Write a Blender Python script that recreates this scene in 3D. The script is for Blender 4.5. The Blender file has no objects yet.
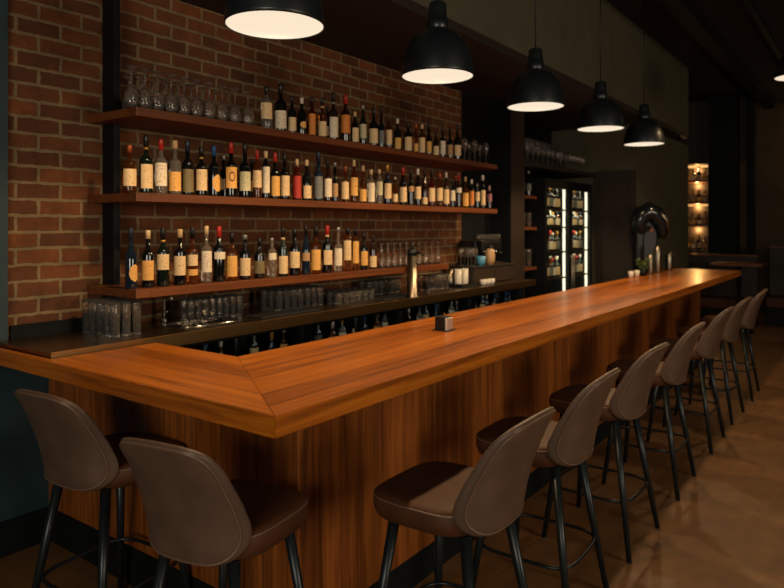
import bpy, bmesh, math, random
from mathutils import Vector, Matrix
random.seed(7)
PI = math.pi
scn = bpy.context.scene
COL = scn.collection

# ------------------------------------------------------------------ camera frame
CAM_H, TH, FPX, HORIZ = 1.6, math.radians(36.19), 667.0, 227.0
RX, RY = math.cos(TH), math.sin(TH)          # image right in world xy
FX, FY = -math.sin(TH), math.cos(TH)         # viewing direction in world xy
def ray(px):
    l = (px - 392.0) / FPX
    return l * RX + FX, l * RY + FY          # world dx, dy per metre of depth
def on_x(px, X):                             # the place (y, depth) along plane x = X seen in column px
    dx, dy = ray(px); z = X / dx
    return z * dy, z
def h_at(y, z): return CAM_H - (y - HORIZ) * z / FPX

# ------------------------------------------------------------------ materials
def srgb(r, g, b):
    f = lambda c: (c / 255 / 12.92) if c / 255 <= 0.04045 else ((c / 255 + 0.055) / 1.055) ** 2.4
    return (f(r), f(g), f(b), 1)
def new_mat(name):
    m = bpy.data.materials.new(name); m.use_nodes = True
    nt = m.node_tree; b = nt.nodes['Principled BSDF']
    return m, nt, b
def N(nt, t, **kw):
    n = nt.nodes.new(t)
    for k, v in kw.items():
        if hasattr(n, k): setattr(n, k, v)
        else: n.inputs[k].default_value = v
    return n
def ramp(nt, stops):
    r = nt.nodes.new('ShaderNodeValToRGB')
    e = r.color_ramp.elements
    while len(e) > 1: e.remove(e[-1])
    e[0].position, e[0].color = stops[0]
    for p, c in stops[1:]:
        x = e.new(p); x.color = c
    return r
def flat(name, col, rough=0.5, metal=0.0, noise=0.0, nscale=30, bump=0.0, spec=0.5, coat=0.0):
    m, nt, b = new_mat(name)
    b.inputs['Roughness'].default_value = rough
    b.inputs['Metallic'].default_value = metal
    b.inputs['Specular IOR Level'].default_value = spec
    b.inputs['Coat Weight'].default_value = coat
    b.inputs['Base Color'].default_value = col
    if noise or bump:
        tc = N(nt, 'ShaderNodeTexCoord'); ns = N(nt, 'ShaderNodeTexNoise', Scale=nscale, Detail=6.0)
        nt.links.new(tc.outputs['Object'], ns.inputs['Vector'])
        if noise:
            lo = tuple(c * (1 - noise) for c in col[:3]) + (1,); hi = tuple(min(1, c * (1 + noise)) for c in col[:3]) + (1,)
            r = ramp(nt, [(0.3, lo), (0.7, hi)])
            nt.links.new(ns.outputs['Fac'], r.inputs['Fac']); nt.links.new(r.outputs['Color'], b.inputs['Base Color'])
        if bump:
            bp = N(nt, 'ShaderNodeBump', Strength=bump, Distance=0.01)
            nt.links.new(ns.outputs['Fac'], bp.inputs['Height']); nt.links.new(bp.outputs['Normal'], b.inputs['Normal'])
    return m
def emit(name, col, s):
    m, nt, b = new_mat(name)
    b.inputs['Base Color'].default_value = (0, 0, 0, 1)
    b.inputs['Emission Color'].default_value = col
    b.inputs['Emission Strength'].default_value = s
    return m
def glass(name, col=(1, 1, 1, 1), rough=0.02, ior=1.45, tw=1.0):
    m, nt, b = new_mat(name)
    b.inputs['Base Color'].default_value = col
    b.inputs['Roughness'].default_value = rough
    b.inputs['IOR'].default_value = ior
    b.inputs['Transmission Weight'].default_value = tw
    return m
def pane(name, tint=(0.9, 0.93, 0.92, 1), refl=0.1):
    m = bpy.data.materials.new(name); m.use_nodes = True; nt = m.node_tree; nt.nodes.clear()
    o = N(nt, 'ShaderNodeOutputMaterial'); mx = N(nt, 'ShaderNodeMixShader', Fac=refl)
    t = N(nt, 'ShaderNodeBsdfTransparent'); t.inputs['Color'].default_value = tint
    g = N(nt, 'ShaderNodeBsdfGlossy'); g.inputs['Roughness'].default_value = 0.03
    nt.links.new(t.outputs[0], mx.inputs[1]); nt.links.new(g.outputs[0], mx.inputs[2]); nt.links.new(mx.outputs[0], o.inputs['Surface'])
    return m
def wood(name, dark, mid, light, along='Y', gscale=1.0, plank=0.0, rough=0.35, coat=0.0, bump=0.12, across='X'):
    """wood grain running along one axis; planks across when plank > 0 (metres)"""
    m, nt, b = new_mat(name); L = nt.links.new
    tc = N(nt, 'ShaderNodeTexCoord'); sp = N(nt, 'ShaderNodeSeparateXYZ'); L(tc.outputs['Object'], sp.inputs[0])
    vec = tc.outputs['Object']
    pid = None
    if plank:
        dv = N(nt, 'ShaderNodeMath', operation='DIVIDE'); dv.inputs[1].default_value = plank; L(sp.outputs[across], dv.inputs[0])
        fl = N(nt, 'ShaderNodeMath', operation='FLOOR'); L(dv.outputs[0], fl.inputs[0])
        wn = N(nt, 'ShaderNodeTexWhiteNoise', noise_dimensions='1D'); L(fl.outputs[0], wn.inputs['W'])
        pid = wn
        ad = N(nt, 'ShaderNodeVectorMath', operation='MULTIPLY_ADD')
        ad.inputs[1].default_value = (7, 7, 7); L(wn.outputs['Color'], ad.inputs[0]); L(tc.outputs['Object'], ad.inputs[2]); vec = ad.outputs[0]
    sc = {'X': (1.1, 26, 26), 'Y': (26, 1.1, 26), 'Z': (26, 26, 1.1)}[along]
    mp = N(nt, 'ShaderNodeMapping'); mp.inputs['Scale'].default_value = tuple(s * gscale for s in sc); L(vec, mp.inputs['Vector'])
    n1 = N(nt, 'ShaderNodeTexNoise', Scale=1.0, Detail=8.0, Roughness=0.62, Distortion=0.6); L(mp.outputs[0], n1.inputs['Vector'])
    mp2 = N(nt, 'ShaderNodeMapping'); mp2.inputs['Scale'].default_value = tuple(s * gscale * 0.22 for s in sc); L(vec, mp2.inputs['Vector'])
    n2 = N(nt, 'ShaderNodeTexNoise', Scale=1.0, Detail=3.0, Distortion=1.4); L(mp2.outputs[0], n2.inputs['Vector'])
    mxv = N(nt, 'ShaderNodeMath', operation='MULTIPLY_ADD'); L(n1.outputs['Fac'], mxv.inputs[0]); mxv.inputs[1].default_value = 0.6
    m2 = N(nt, 'ShaderNodeMath', operation='MULTIPLY'); L(n2.outputs['Fac'], m2.inputs[0]); m2.inputs[1].default_value = 0.4; L(m2.outputs[0], mxv.inputs[2])
    fac = mxv.outputs[0]
    if pid:
        ma = N(nt, 'ShaderNodeMath', operation='MULTIPLY_ADD'); L(pid.outputs['Value'], ma.inputs[0]); ma.inputs[1].default_value = 0.16
        sb = N(nt, 'ShaderNodeMath', operation='SUBTRACT'); L(fac, sb.inputs[0]); sb.inputs[1].default_value = 0.08; L(sb.outputs[0], ma.inputs[2]); fac = ma.outputs[0]
    r = ramp(nt, [(0.33, dark), (0.5, mid), (0.68, light)]); L(fac, r.inputs['Fac'])
    L(r.outputs['Color'], b.inputs['Base Color'])
    b.inputs['Roughness'].default_value = rough; b.inputs['Coat Weight'].default_value = coat; b.inputs['Coat Roughness'].default_value = 0.2
    bp = N(nt, 'ShaderNodeBump', Strength=bump, Distance=0.004); L(n1.outputs['Fac'], bp.inputs['Height']); L(bp.outputs['Normal'], b.inputs['Normal'])
    return m
def brick(name, c1, c2, mortar):
    m, nt, b = new_mat(name); L = nt.links.new
    tc = N(nt, 'ShaderNodeTexCoord'); sp = N(nt, 'ShaderNodeSeparateXYZ'); cb = N(nt, 'ShaderNodeCombineXYZ')
    L(tc.outputs['Object'], sp.inputs[0]); L(sp.outputs['Y'], cb.inputs['X']); L(sp.outputs['Z'], cb.inputs['Y'])
    ns = N(nt, 'ShaderNodeTexNoise', Scale=22.0, Detail=4.0); L(cb.outputs[0], ns.inputs['Vector'])
    ma = N(nt, 'ShaderNodeVectorMath', operation='MULTIPLY_ADD'); ma.inputs[1].default_value = (0.017, 0.017, 0)
    L(ns.outputs['Color'], ma.inputs[0]); L(cb.outputs[0], ma.inputs[2])
    bt = N(nt, 'ShaderNodeTexBrick', offset=0.5, squash=1.0)
    bt.inputs['Color1'].default_value = c1; bt.inputs['Color2'].default_value = c2; bt.inputs['Mortar'].default_value = mortar
    bt.inputs['Scale'].default_value = 1.0; bt.inputs['Mortar Size'].default_value = 0.008; bt.inputs['Mortar Smooth'].default_value = 0.12
    bt.inputs['Bias'].default_value = 0.0; bt.inputs['Brick Width'].default_value = 0.205; bt.inputs['Row Height'].default_value = 0.0755
    L(ma.outputs[0], bt.inputs['Vector'])
    n2 = N(nt, 'ShaderNodeTexNoise', Scale=9.0, Detail=8.0, Roughness=0.7); L(cb.outputs[0], n2.inputs['Vector'])
    r = ramp(nt, [(0.3, (0.45, 0.45, 0.45, 1)), (0.7, (1.25, 1.2, 1.15, 1))]); L(n2.outputs['Fac'], r.inputs['Fac'])
    mx = N(nt, 'ShaderNodeMix', data_type='RGBA', blend_type='MULTIPLY'); mx.inputs[0].default_value = 0.8
    L(bt.outputs['Color'], mx.inputs[6]); L(r.outputs['Color'], mx.inputs[7]); L(mx.outputs[2], b.inputs['Base Color'])
    b.inputs['Roughness'].default_value = 0.9
    iv = N(nt, 'ShaderNodeMath', operation='SUBTRACT'); iv.inputs[0].default_value = 1.0; L(bt.outputs['Fac'], iv.inputs[1])
    n3 = N(nt, 'ShaderNodeTexNoise', Scale=90.0, Detail=4.0); L(cb.outputs[0], n3.inputs['Vector'])
    ad = N(nt, 'ShaderNodeMath', operation='MULTIPLY_ADD'); L(n3.outputs['Fac'], ad.inputs[0]); ad.inputs[1].default_value = 0.3; L(iv.outputs[0], ad.inputs[2])
    bp = N(nt, 'ShaderNodeBump', Strength=0.9, Distance=0.012); L(ad.outputs[0], bp.inputs['Height']); L(bp.outputs['Normal'], b.inputs['Normal'])
    return m
def label_mat(name, col, ink=(0.02, 0.012, 0.008, 1), style='text', amount=0.8):
    """printed paper: rows of small ink marks, an emblem ring or a band, on the label's own UV"""
    m, nt, b = new_mat(name); L = nt.links.new
    uv = N(nt, 'ShaderNodeUVMap'); sp = N(nt, 'ShaderNodeSeparateXYZ'); L(uv.outputs[0], sp.inputs[0])
    oi = N(nt, 'ShaderNodeObjectInfo')
    ofs = N(nt, 'ShaderNodeVectorMath', operation='MULTIPLY_ADD'); ofs.inputs[1].default_value = (1, 1, 1)
    cbx = N(nt, 'ShaderNodeCombineXYZ'); mr = N(nt, 'ShaderNodeMath', operation='MULTIPLY'); L(oi.outputs['Random'], mr.inputs[0]); mr.inputs[1].default_value = 50
    L(mr.outputs[0], cbx.inputs['X']); L(mr.outputs[0], cbx.inputs['Y'])
    mp = N(nt, 'ShaderNodeMapping'); mp.inputs['Scale'].default_value = (12, 9, 1); L(uv.outputs[0], mp.inputs['Vector'])
    av = N(nt, 'ShaderNodeVectorMath', operation='ADD'); L(mp.outputs[0], av.inputs[0]); L(cbx.outputs[0], av.inputs[1])
    ns = N(nt, 'ShaderNodeTexNoise', Scale=1.0, Detail=3.0); L(av.outputs[0], ns.inputs['Vector'])
    r = ramp(nt, [(0.58, (0, 0, 0, 1)), (0.63, (1, 1, 1, 1))]); L(ns.outputs['Fac'], r.inputs['Fac'])
    fac = r.outputs['Color']
    def win(out, lo, hi):
        a = N(nt, 'ShaderNodeMath', operation='GREATER_THAN'); L(out, a.inputs[0]); a.inputs[1].default_value = lo
        c = N(nt, 'ShaderNodeMath', operation='LESS_THAN'); L(out, c.inputs[0]); c.inputs[1].default_value = hi
        d = N(nt, 'ShaderNodeMath', operation='MULTIPLY'); L(a.outputs[0], d.inputs[0]); L(c.outputs[0], d.inputs[1]); return d.outputs[0]
    w1 = win(sp.outputs['X'], 0.2, 0.8); w2 = win(sp.outputs['Y'], 0.12, 0.9)
    k = N(nt, 'ShaderNodeMath', operation='MULTIPLY'); L(w1, k.inputs[0]); L(w2, k.inputs[1])
    k2 = N(nt, 'ShaderNodeMath', operation='MULTIPLY'); L(k.outputs[0], k2.inputs[0]); L(fac, k2.inputs[1])
    if style == 'ring':
        ds = N(nt, 'ShaderNodeVectorMath', operation='DISTANCE'); L(uv.outputs[0], ds.inputs[0]); ds.inputs[1].default_value = (0.5, 0.55, 0)
        k2b = win(ds.outputs['Value'], 0.16, 0.24); k2 = None; out = k2b
    else: out = k2.outputs[0]
    sc = N(nt, 'ShaderNodeMath', operation='MULTIPLY'); L(out, sc.inputs[0]); sc.inputs[1].default_value = amount
    mx = N(nt, 'ShaderNodeMix', data_type='RGBA'); L(sc.outputs[0], mx.inputs[0]); mx.inputs[6].default_value = col; mx.inputs[7].default_value = ink
    L(mx.outputs[2], b.inputs['Base Color']); b.inputs['Roughness'].default_value = 0.65
    return m

M = {}
M['brick'] = brick('red_brick', srgb(114, 63, 24), srgb(84, 46, 19), srgb(128, 107, 74))
M['teal'] = flat('teal_paint', srgb(21, 49, 53), 0.6, noise=0.12, nscale=6)
M['dark'] = flat('near_black_paint', srgb(13, 16, 16), 0.7, spec=0.2)
M['darkbrown'] = flat('dark_brown_paint', srgb(44, 31, 20), 0.6, noise=0.15, nscale=4)
M['soffit'] = flat('soffit_brown', srgb(38, 30, 22), 0.65, noise=0.2, nscale=3)
M['greygreen'] = flat('grey_green_plaster', srgb(80, 76, 56), 0.85, noise=0.12, nscale=5, bump=0.05)
M['farwall'] = flat('olive_brown_plaster', srgb(72, 58, 38), 0.85, noise=0.25, nscale=1.2)
M['ceil'] = flat('dark_ceiling', srgb(34, 29, 22), 0.85, noise=0.2, nscale=2)
def floor_mat():
    m, nt, b = new_mat('sealed_floor'); L = nt.links.new
    tc = N(nt, 'ShaderNodeTexCoord'); n1 = N(nt, 'ShaderNodeTexNoise', Scale=3.5, Detail=10.0, Roughness=0.72, Distortion=0.1); L(tc.outputs['Object'], n1.inputs['Vector'])
    mp = N(nt, 'ShaderNodeMapping'); mp.inputs['Scale'].default_value = (14, 2.2, 1); L(tc.outputs['Object'], mp.inputs['Vector'])
    n2 = N(nt, 'ShaderNodeTexNoise', Scale=1.0, Detail=5.0); L(mp.outputs[0], n2.inputs['Vector'])
    ad = N(nt, 'ShaderNodeMath', operation='MULTIPLY_ADD'); L(n1.outputs['Fac'], ad.inputs[0]); ad.inputs[1].default_value = 0.7
    m2 = N(nt, 'ShaderNodeMath', operation='MULTIPLY'); L(n2.outputs['Fac'], m2.inputs[0]); m2.inputs[1].default_value = 0.3; L(m2.outputs[0], ad.inputs[2])
    r = ramp(nt, [(0.3, srgb(96, 64, 33)), (0.5, srgb(118, 81, 43)), (0.7, srgb(140, 99, 56))]); L(ad.outputs[0], r.inputs['Fac']); L(r.outputs['Color'], b.inputs['Base Color'])
    b.inputs['Roughness'].default_value = 0.55
    bp = N(nt, 'ShaderNodeBump', Strength=0.1, Distance=0.005); L(n1.outputs['Fac'], bp.inputs['Height']); L(bp.outputs['Normal'], b.inputs['Normal'])
    return m
M['floor'] = floor_mat()
M['bartop_y'] = wood('bar_top_wood_long', srgb(96, 46, 6), srgb(166, 88, 14), srgb(206, 120, 32), along='Y', gscale=1.7, plank=0.13, rough=0.33, coat=0.15)
M['bartop_x'] = wood('bar_top_wood_end', srgb(96, 46, 6), srgb(166, 88, 14), srgb(206, 120, 32), along='X', gscale=1.7, plank=0.13, across='Y', rough=0.33, coat=0.15)
M['panelwood'] = wood('panel_wood', srgb(74, 37, 11), srgb(134, 72, 23), srgb(172, 100, 38), along='Z', gscale=1.9, rough=0.42, plank=0.0)
M['shelfwood'] = wood('shelf_wood', srgb(76, 37, 14), srgb(108, 56, 23), srgb(124, 70, 31), along='Y', rough=0.45)
M['steel'] = flat('brushed_steel', srgb(150, 138, 120), 0.3, 1.0, noise=0.08, nscale=60)
M['counter'] = flat('counter_steel', srgb(150, 124, 94), 0.28, 1.0, noise=0.1, nscale=40)
M['chrome'] = flat('chrome', srgb(215, 210, 200), 0.12, 1.0)
M['blackmetal'] = flat('black_metal', srgb(15, 17, 18), 0.5, 0.2, spec=0.3)
M['legmetal'] = flat('leg_metal', srgb(30, 36, 38), 0.35, 0.4)
M['lamp'] = flat('lamp_enamel', srgb(22, 28, 30), 0.4, 0.0, coat=0.2)
M['leather'] = flat('brown_leather', srgb(86, 66, 52), 0.47, noise=0.18, nscale=9, bump=0.08)
M['leatherseat'] = flat('brown_leather_seat', srgb(74, 43, 23), 0.58, noise=0.18, nscale=9, bump=0.08, spec=0.25)
M['piping'] = flat('leather_piping', srgb(104, 80, 62), 0.42)
M['blackplastic'] = flat('black_plastic', srgb(14, 15, 16), 0.45)
M['rubber'] = flat('rubber', srgb(12, 12, 12), 0.8)
M['cork'] = flat('cork', srgb(205, 170, 115), 0.7, noise=0.15)
M['glass'] = glass('clear_glass', (1, 0.95, 0.87, 1), 0.06, 1.45, 0.95)
M['tumbler'] = glass('fluted_glass', (1, 0.94, 0.84, 1), 0.05, 1.45, 0.95)
M['pane'] = pane('door_pane')
M['ceramic'] = flat('white_ceramic', srgb(215, 205, 190), 0.25)
M['bluecer'] = flat('blue_ceramic', srgb(80, 150, 185), 0.35)
M['beige'] = flat('beige_stoneware', srgb(190, 150, 105), 0.4)
M['leaf'] = flat('herb_leaf', srgb(70, 90, 45), 0.5, noise=0.3)
M['disc'] = emit('lamp_lens', (1.0, 0.82, 0.60, 1), 1.0)
M['led'] = emit('led_strip', (1.0, 0.86, 0.58, 1), 2.4)
M['coolerwall'] = flat('cooler_liner', srgb(180, 160, 120), 0.5)
# bottle glass
G = {
 'black': flat('black_bottle_glass', srgb(10, 13, 13), 0.08, spec=0.6),
 'green': flat('green_black_bottle_glass', srgb(14, 24, 18), 0.07, spec=0.6),
 'blue': flat('blue_black_bottle_glass', srgb(18, 30, 42), 0.08, spec=0.6),
 'brown': flat('brown_bottle_glass', srgb(36, 18, 9), 0.07, spec=0.6),
 'amber': glass('amber_spirit_glass', srgb(172, 98, 38), 0.03, 1.36, 0.93),
 'clear': glass('clear_spirit_glass', srgb(225, 215, 200), 0.02, 1.33, 0.9),
 'red': glass('red_spirit_glass', srgb(130, 40, 20), 0.03, 1.36, 0.85),
}
GN = {'black': 'black', 'green': 'dark green', 'blue': 'blue-black', 'brown': 'dark brown', 'amber': 'amber', 'clear': 'clear', 'red': 'reddish'}
CAPC = {'black': (14, 15, 16), 'red': (170, 38, 26), 'cream': (214, 180, 130), 'blue': (30, 74, 122), 'navy': (22, 34, 52), 'copper': (168, 88, 50),
        'white': (216, 206, 190), 'silver': (160, 158, 152), 'gold': (186, 140, 62), 'brown': (84, 54, 32), 'pink': (176, 140, 140)}
CM = {k: flat('cap_' + k, srgb(*v), 0.35, 0.6 if k in ('silver', 'copper', 'gold') else 0.0) for k, v in CAPC.items()}
LABC = {'cream': (226, 192, 140), 'gold': (226, 168, 84), 'white': (228, 210, 180), 'orange': (214, 128, 48), 'red': (176, 44, 26), 'olive': (120, 104, 66),
        'grey': (112, 112, 106), 'tan': (178, 136, 90), 'mauve': (150, 96, 104), 'pale': (196, 186, 146)}
LM = {k: label_mat('label_' + k, srgb(*v), amount=0.65) for k, v in LABC.items()}
LM['ring'] = label_mat('label_ring', srgb(*LABC['gold']), srgb(70, 32, 12), 'ring', 0.9)
LM['redmark'] = label_mat('label_redmark', srgb(*LABC['white']), srgb(110, 22, 14), 'text', 0.95)

# ------------------------------------------------------------------ mesh helpers
def box(bm, x0, x1, y0, y1, z0, z1, bev=0.0, seg=2, mi=0):
    vs = [bm.verts.new((x, y, z)) for z in (z0, z1) for y in (y0, y1) for x in (x0, x1)]
    fs = [bm.faces.new([vs[i] for i in f]) for f in ((0, 2, 3, 1), (4, 5, 7, 6), (0, 1, 5, 4), (2, 6, 7, 3), (0, 4, 6, 2), (1, 3, 7, 5))]
    for f in fs: f.material_index = mi
    if bev:
        es = list({e for f in fs for e in f.edges})
        bmesh.ops.bevel(bm, geom=es, offset=bev, segments=seg, affect='EDGES', profile=0.5)
    return vs
def lathe(bm, prof, n=24, c=(0, 0, 0), closed=False):
    rings = []
    for r, z in prof:
        if r < 1e-6: rings.append([bm.verts.new((c[0], c[1], c[2] + z))])
        else: rings.append([bm.verts.new((c[0] + r * math.cos(2 * PI * k / n), c[1] + r * math.sin(2 * PI * k / n), c[2] + z)) for k in range(n)])
    pairs = list(zip(rings, rings[1:]))
    if closed: pairs.append((rings[-1], rings[0]))
    for a, b in pairs:
        if len(a) == 1 and len(b) == 1: continue
        for k in range(n):
            k2 = (k + 1) % n
            if len(a) == 1: f = bm.faces.new((a[0], b[k2], b[k]))
            elif len(b) == 1: f = bm.faces.new((a[k], a[k2], b[0]))
            else: f = bm.faces.new((a[k], a[k2], b[k2], b[k]))
            f.smooth = True
def tube(bm, pts, r, n=10, closed=False, caps=True):
    pts = [Vector(p) for p in pts]; m = len(pts)
    rad = r if isinstance(r, (list, tuple)) else [r] * m
    rings = []; prev = None
    for i, p in enumerate(pts):
        if closed: t = (pts[(i + 1) % m] - pts[i - 1])
        else: t = pts[min(i + 1, m - 1)] - pts[max(i - 1, 0)]
        t.normalize()
        ref = prev if prev else (Vector((0, 0, 1)) if abs(t.z) < 0.9 else Vector((1, 0, 0)))
        u = (ref - t * ref.dot(t)).normalized(); prev = u; v = t.cross(u)
        rings.append([bm.verts.new(p + (u * math.cos(2 * PI * k / n) + v * math.sin(2 * PI * k / n)) * rad[i]) for k in range(n)])
    seq = list(zip(rings, rings[1:])) + ([(rings[-1], rings[0])] if closed else [])
    for a, b in seq:
        for k in range(n):
            f = bm.faces.new((a[k], a[(k + 1) % n], b[(k + 1) % n], b[k])); f.smooth = True
    if caps and not closed:
        bm.faces.new(list(reversed(rings[0]))); bm.faces.new(rings[-1])
def obj(name, bm, mats, parent=None, smooth=None):
    bmesh.ops.recalc_face_normals(bm, faces=bm.faces)
    me = bpy.data.meshes.new(name); bm.to_mesh(me); bm.free()
    for m in (mats if isinstance(mats, (list, tuple)) else [mats]): me.materials.append(m)
    o = bpy.data.objects.new(name, me); COL.objects.link(o)
    if parent: o.parent = parent
    return o
def tag(o, label, cat, group=None):
    o['label'] = label; o['category'] = cat
    if group: o['group'] = group
    return o
def thing(name, label, cat, loc=(0, 0, 0), rz=0.0, group=None):
    o = bpy.data.objects.new(name, None); COL.objects.link(o); o.location = loc; o.rotation_euler = (0, 0, rz); o.empty_display_size = 0.1
    return tag(o, label, cat, group)
def struct(o): o['kind'] = 'structure'; return o
def BM(): return bmesh.new()
def bx(name, mat, parent, *a, **k):
    b = BM(); box(b, *a, **k); return obj(name, b, mat, parent)
def dup(root, loc, rz=None, label=None, group=None):
    r = root.copy(); COL.objects.link(r); r.location = loc
    if rz is not None: r.rotation_euler = (0, 0, rz)
    if label: r['label'] = label
    if group: r['group'] = group
    for ch in list(root.children):
        c = ch.copy(); COL.objects.link(c); c.parent = r
        for g in ch.children:
            d = g.copy(); COL.objects.link(d); d.parent = c
    return r
ONES = ['', 'first', 'second', 'third', 'fourth', 'fifth', 'sixth', 'seventh', 'eighth', 'ninth', 'tenth', 'eleventh', 'twelfth', 'thirteenth',
        'fourteenth', 'fifteenth', 'sixteenth', 'seventeenth', 'eighteenth', 'nineteenth', 'twentieth']
TENS = {2: 'twenty', 3: 'thirty', 4: 'forty'}
def nth(i): return ONES[i] if i <= 20 else TENS[i // 10] + '-' + ONES[i % 10]
def from_end(i, n):          # i counted from 1
    if i == 1: return 'leftmost'
    if i == n: return 'rightmost'
    return f'{nth(i)} from left' if i <= (n + 1) // 2 else f'{nth(n + 1 - i)} from right'

# ------------------------------------------------------------------ the setting
CEIL, SOF = 3.86, 2.86
b = BM(); box(b, -3.6, 6, -4, 15, -0.1, 0); struct(obj('floor', b, M['floor']))
b = BM(); box(b, -3.6, 6, -4, 15, CEIL, CEIL + 0.1); struct(obj('ceiling', b, M['ceil']))
b = BM(); box(b, -3.4, -3.15, 1.385, 1.775, 1.018, SOF); box(b, -3.4, -3.15, 1.775, 5.40, 0, SOF); struct(obj('wall_left', b, M['brick']))
b = BM(); box(b, -3.4, -3.13, -4, 1.385, 1.018, CEIL); box(b, -3.6, -3.44, -4, 1.72, 0, 1.018); struct(obj('wall_near', b, M['teal']))
b = BM(); box(b, -3.44, -3.422, -4, 1.71, 0, 0.155, 0.003); box(b, -3.44, -3.415, -4, 1.71, 0.155, 0.17, 0.003); struct(obj('baseboard_near', b, M['dark']))
b = BM(); box(b, -3.4, -3.155, 5.40, 5.99, 0, SOF); struct(obj('wall_dark', b, M['dark']))
b = BM(); box(b, -3.6, -2.93, 5.992, 6.295, 0, SOF); struct(obj('wall_partition', b, M['darkbrown']))
b = BM(); box(b, -3.155, -2.932, 5.98, 5.991, 0, SOF); struct(obj('partition_dark_sheet', b, M['dark']))  # added near-black sheet over the partition's near side
b = BM(); box(b, -3.6, -3.5, 6.295, 7.35, 0, SOF); struct(obj('wall_recess', b, M['brick']))
b = BM(); box(b, -3.6, -3.5, 7.35, 8.355, 0, SOF); struct(obj('wall_recess_dark', b, M['dark']))
b = BM(); box(b, -3.6, -2.4, 8.355, 11.07, 0, SOF); struct(obj('wall_column', b, M['greygreen']))
b = BM(); box(b, -3.6, -2.2, 0.2, 10.15, SOF, SOF + 0.06); struct(obj('trim_soffit', b, M['soffit']))
b = BM(); box(b, -2.3, -2.2, 0.2, 10.15, SOF + 0.06, CEIL); struct(obj('wall_bulkhead', b, M['greygreen']))
b = BM(); box(b, -2.895, -2.41, 8.33, 8.355, 0, 2.3); box(b, -2.895, -2.835, 8.315, 8.33, 0, 2.3); box(b, -2.47, -2.41, 8.315, 8.33, 0, 2.3); box(b, -2.835, -2.47, 8.315, 8.33, 2.2, 2.3)
struct(obj('trim_panel', b, M['darkbrown']))
b = BM(); box(b, -3.6, 6, 14, 14.15, 0, CEIL); struct(obj('wall_far', b, M['farwall']))
b = BM(); box(b, -3.75, -3.6, 8, 15, 0, CEIL); struct(obj('wall_far_left', b, M['dark']))
b = BM(); box(b, 6, 6.15, -4, 15, 0, CEIL); struct(obj('wall_right', b, M['farwall']))
b = BM(); box(b, -3.6, 6, -4.15, -4, 0, CEIL); struct(obj('wall_back', b, M['farwall']))
b = BM(); box(b, -2.36, -1.96, 12.5, 12.9, 0, CEIL); struct(obj('wall_pillar', b, M['dark']))
b = BM(); box(b, -1.83, -1.72, 12.7, 12.9, 0, CEIL); struct(obj('wall_post', b, M['dark']))
b = BM(); box(b, -3.6, -1.7, 12.9, 12.98, 2.75, CEIL); struct(obj('wall_header', b, M['darkbrown']))
# ceiling beams and a duct
b = BM(); box(b, -1.66, -1.5, 0.2, 13.5, CEIL - 0.16, CEIL); struct(obj('trim_beam', b, M['dark']))
b = BM(); box(b, -0.2, 0.05, 0.2, 13.5, CEIL - 0.22, CEIL); struct(obj('trim_beam', b, M['dark']))
b = BM(); tube(b, [(-1.05, 0.5, CEIL - 0.06), (-1.05, 13.6, CEIL - 0.06)], 0.05, 12)
tag(obj('ceiling_pipe', b, M['dark']), 'dark pipe running along the ceiling beside the bar', 'pipe')

# steel-black upright carrying the shelves
b = BM(); box(b, -3.149, -3.046, 1.843, 1.878, 1.11, SOF - 0.002, 0.002); tag(obj('shelf_upright', b, M['blackmetal']), 'black metal upright fixed to the brick wall at the left end of the shelves', 'post')

# ------------------------------------------------------------------ bar
BT = 1.08
def poly_prism(bm, pts, z0, z1, mi=0, bev=0.0):
    lo = [bm.verts.new((x, y, z0)) for x, y in pts]; hi = [bm.verts.new((x, y, z1)) for x, y in pts]
    n = len(pts); fs = [bm.faces.new(list(reversed(lo))), bm.faces.new(hi)]
    for i in range(n): fs.append(bm.faces.new((lo[i], lo[(i + 1) % n], hi[(i + 1) % n], hi[i])))
    for f in fs: f.material_index = mi
    if bev:
        es = list({e for f in fs for e in f.edges}); bmesh.ops.bevel(bm, geom=es, offset=bev, segments=2, affect='EDGES')
XO, YO, XI, YI, YE = -1.34, 1.288, -2.085, 1.795, 8.9
bar = thing('bar_counter', 'long L-shaped bar with polished orange-brown wooden top and panelled wood front', 'bar')
b = BM()
poly_prism(b, [(XO, YO), (XO, YE), (XI, YE), (XI, YI)], BT - 0.062, BT, 0, 0.002)
poly_prism(b, [(XO, YO), (XI, YI), (-2.63, YI), (-2.63, 1.325), (-3.125, 1.325), (-3.125, YO)], BT - 0.062, BT, 1, 0.002)
obj('worktop', b, [M['bartop_y'], M['bartop_x']], bar)
XP, YP = -1.672, 1.72
b = BM()
ys = [YP, 2.62, 3.68, 4.74, 5.8, 6.86, 8.3]
for y0, y1 in zip(ys, ys[1:]): box(b, XP - 0.02, XP, y0 + 0.0012, y1 - 0.0012, 0.14, BT - 0.062, 0.0012, 1)
box(b, XP - 0.05, XP - 0.02, YP + 0.03, 8.3, 0.0, BT - 0.062)
obj('front_panel', b, M['panelwood'], bar)
b = BM()
xs = [XP, -1.86, -2.28, -2.7, -3.08, -3.438]
for x1, x0 in zip(xs, xs[1:]): box(b, x0 + 0.0012, x1 - 0.0012, YP, YP + 0.02, 0.17, BT - 0.062, 0.0012, 1)
box(b, -3.148, XP - 0.05, YP + 0.02, YP + 0.05, 0.0, BT - 0.062)
obj('end_panel', b, M['panelwood'], bar)
b = BM(); box(b, -3.41, XP - 0.02, YP - 0.006, YP + 0.012, 0.0, 0.17, 0.004); box(b, XP - 0.022, XP + 0.002, YP - 0.006, 8.3, 0.0, 0.14, 0.003); obj('kickboard', b, M['dark'], bar)
b = BM(); box(b, -2.06, -2.04, YI + 0.02, 8.3, 0, BT - 0.062); box(b, -2.06, XP - 0.05, 8.28, 8.3, 0, BT - 0.062); obj('inner_panel', b, M['dark'], bar)

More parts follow.
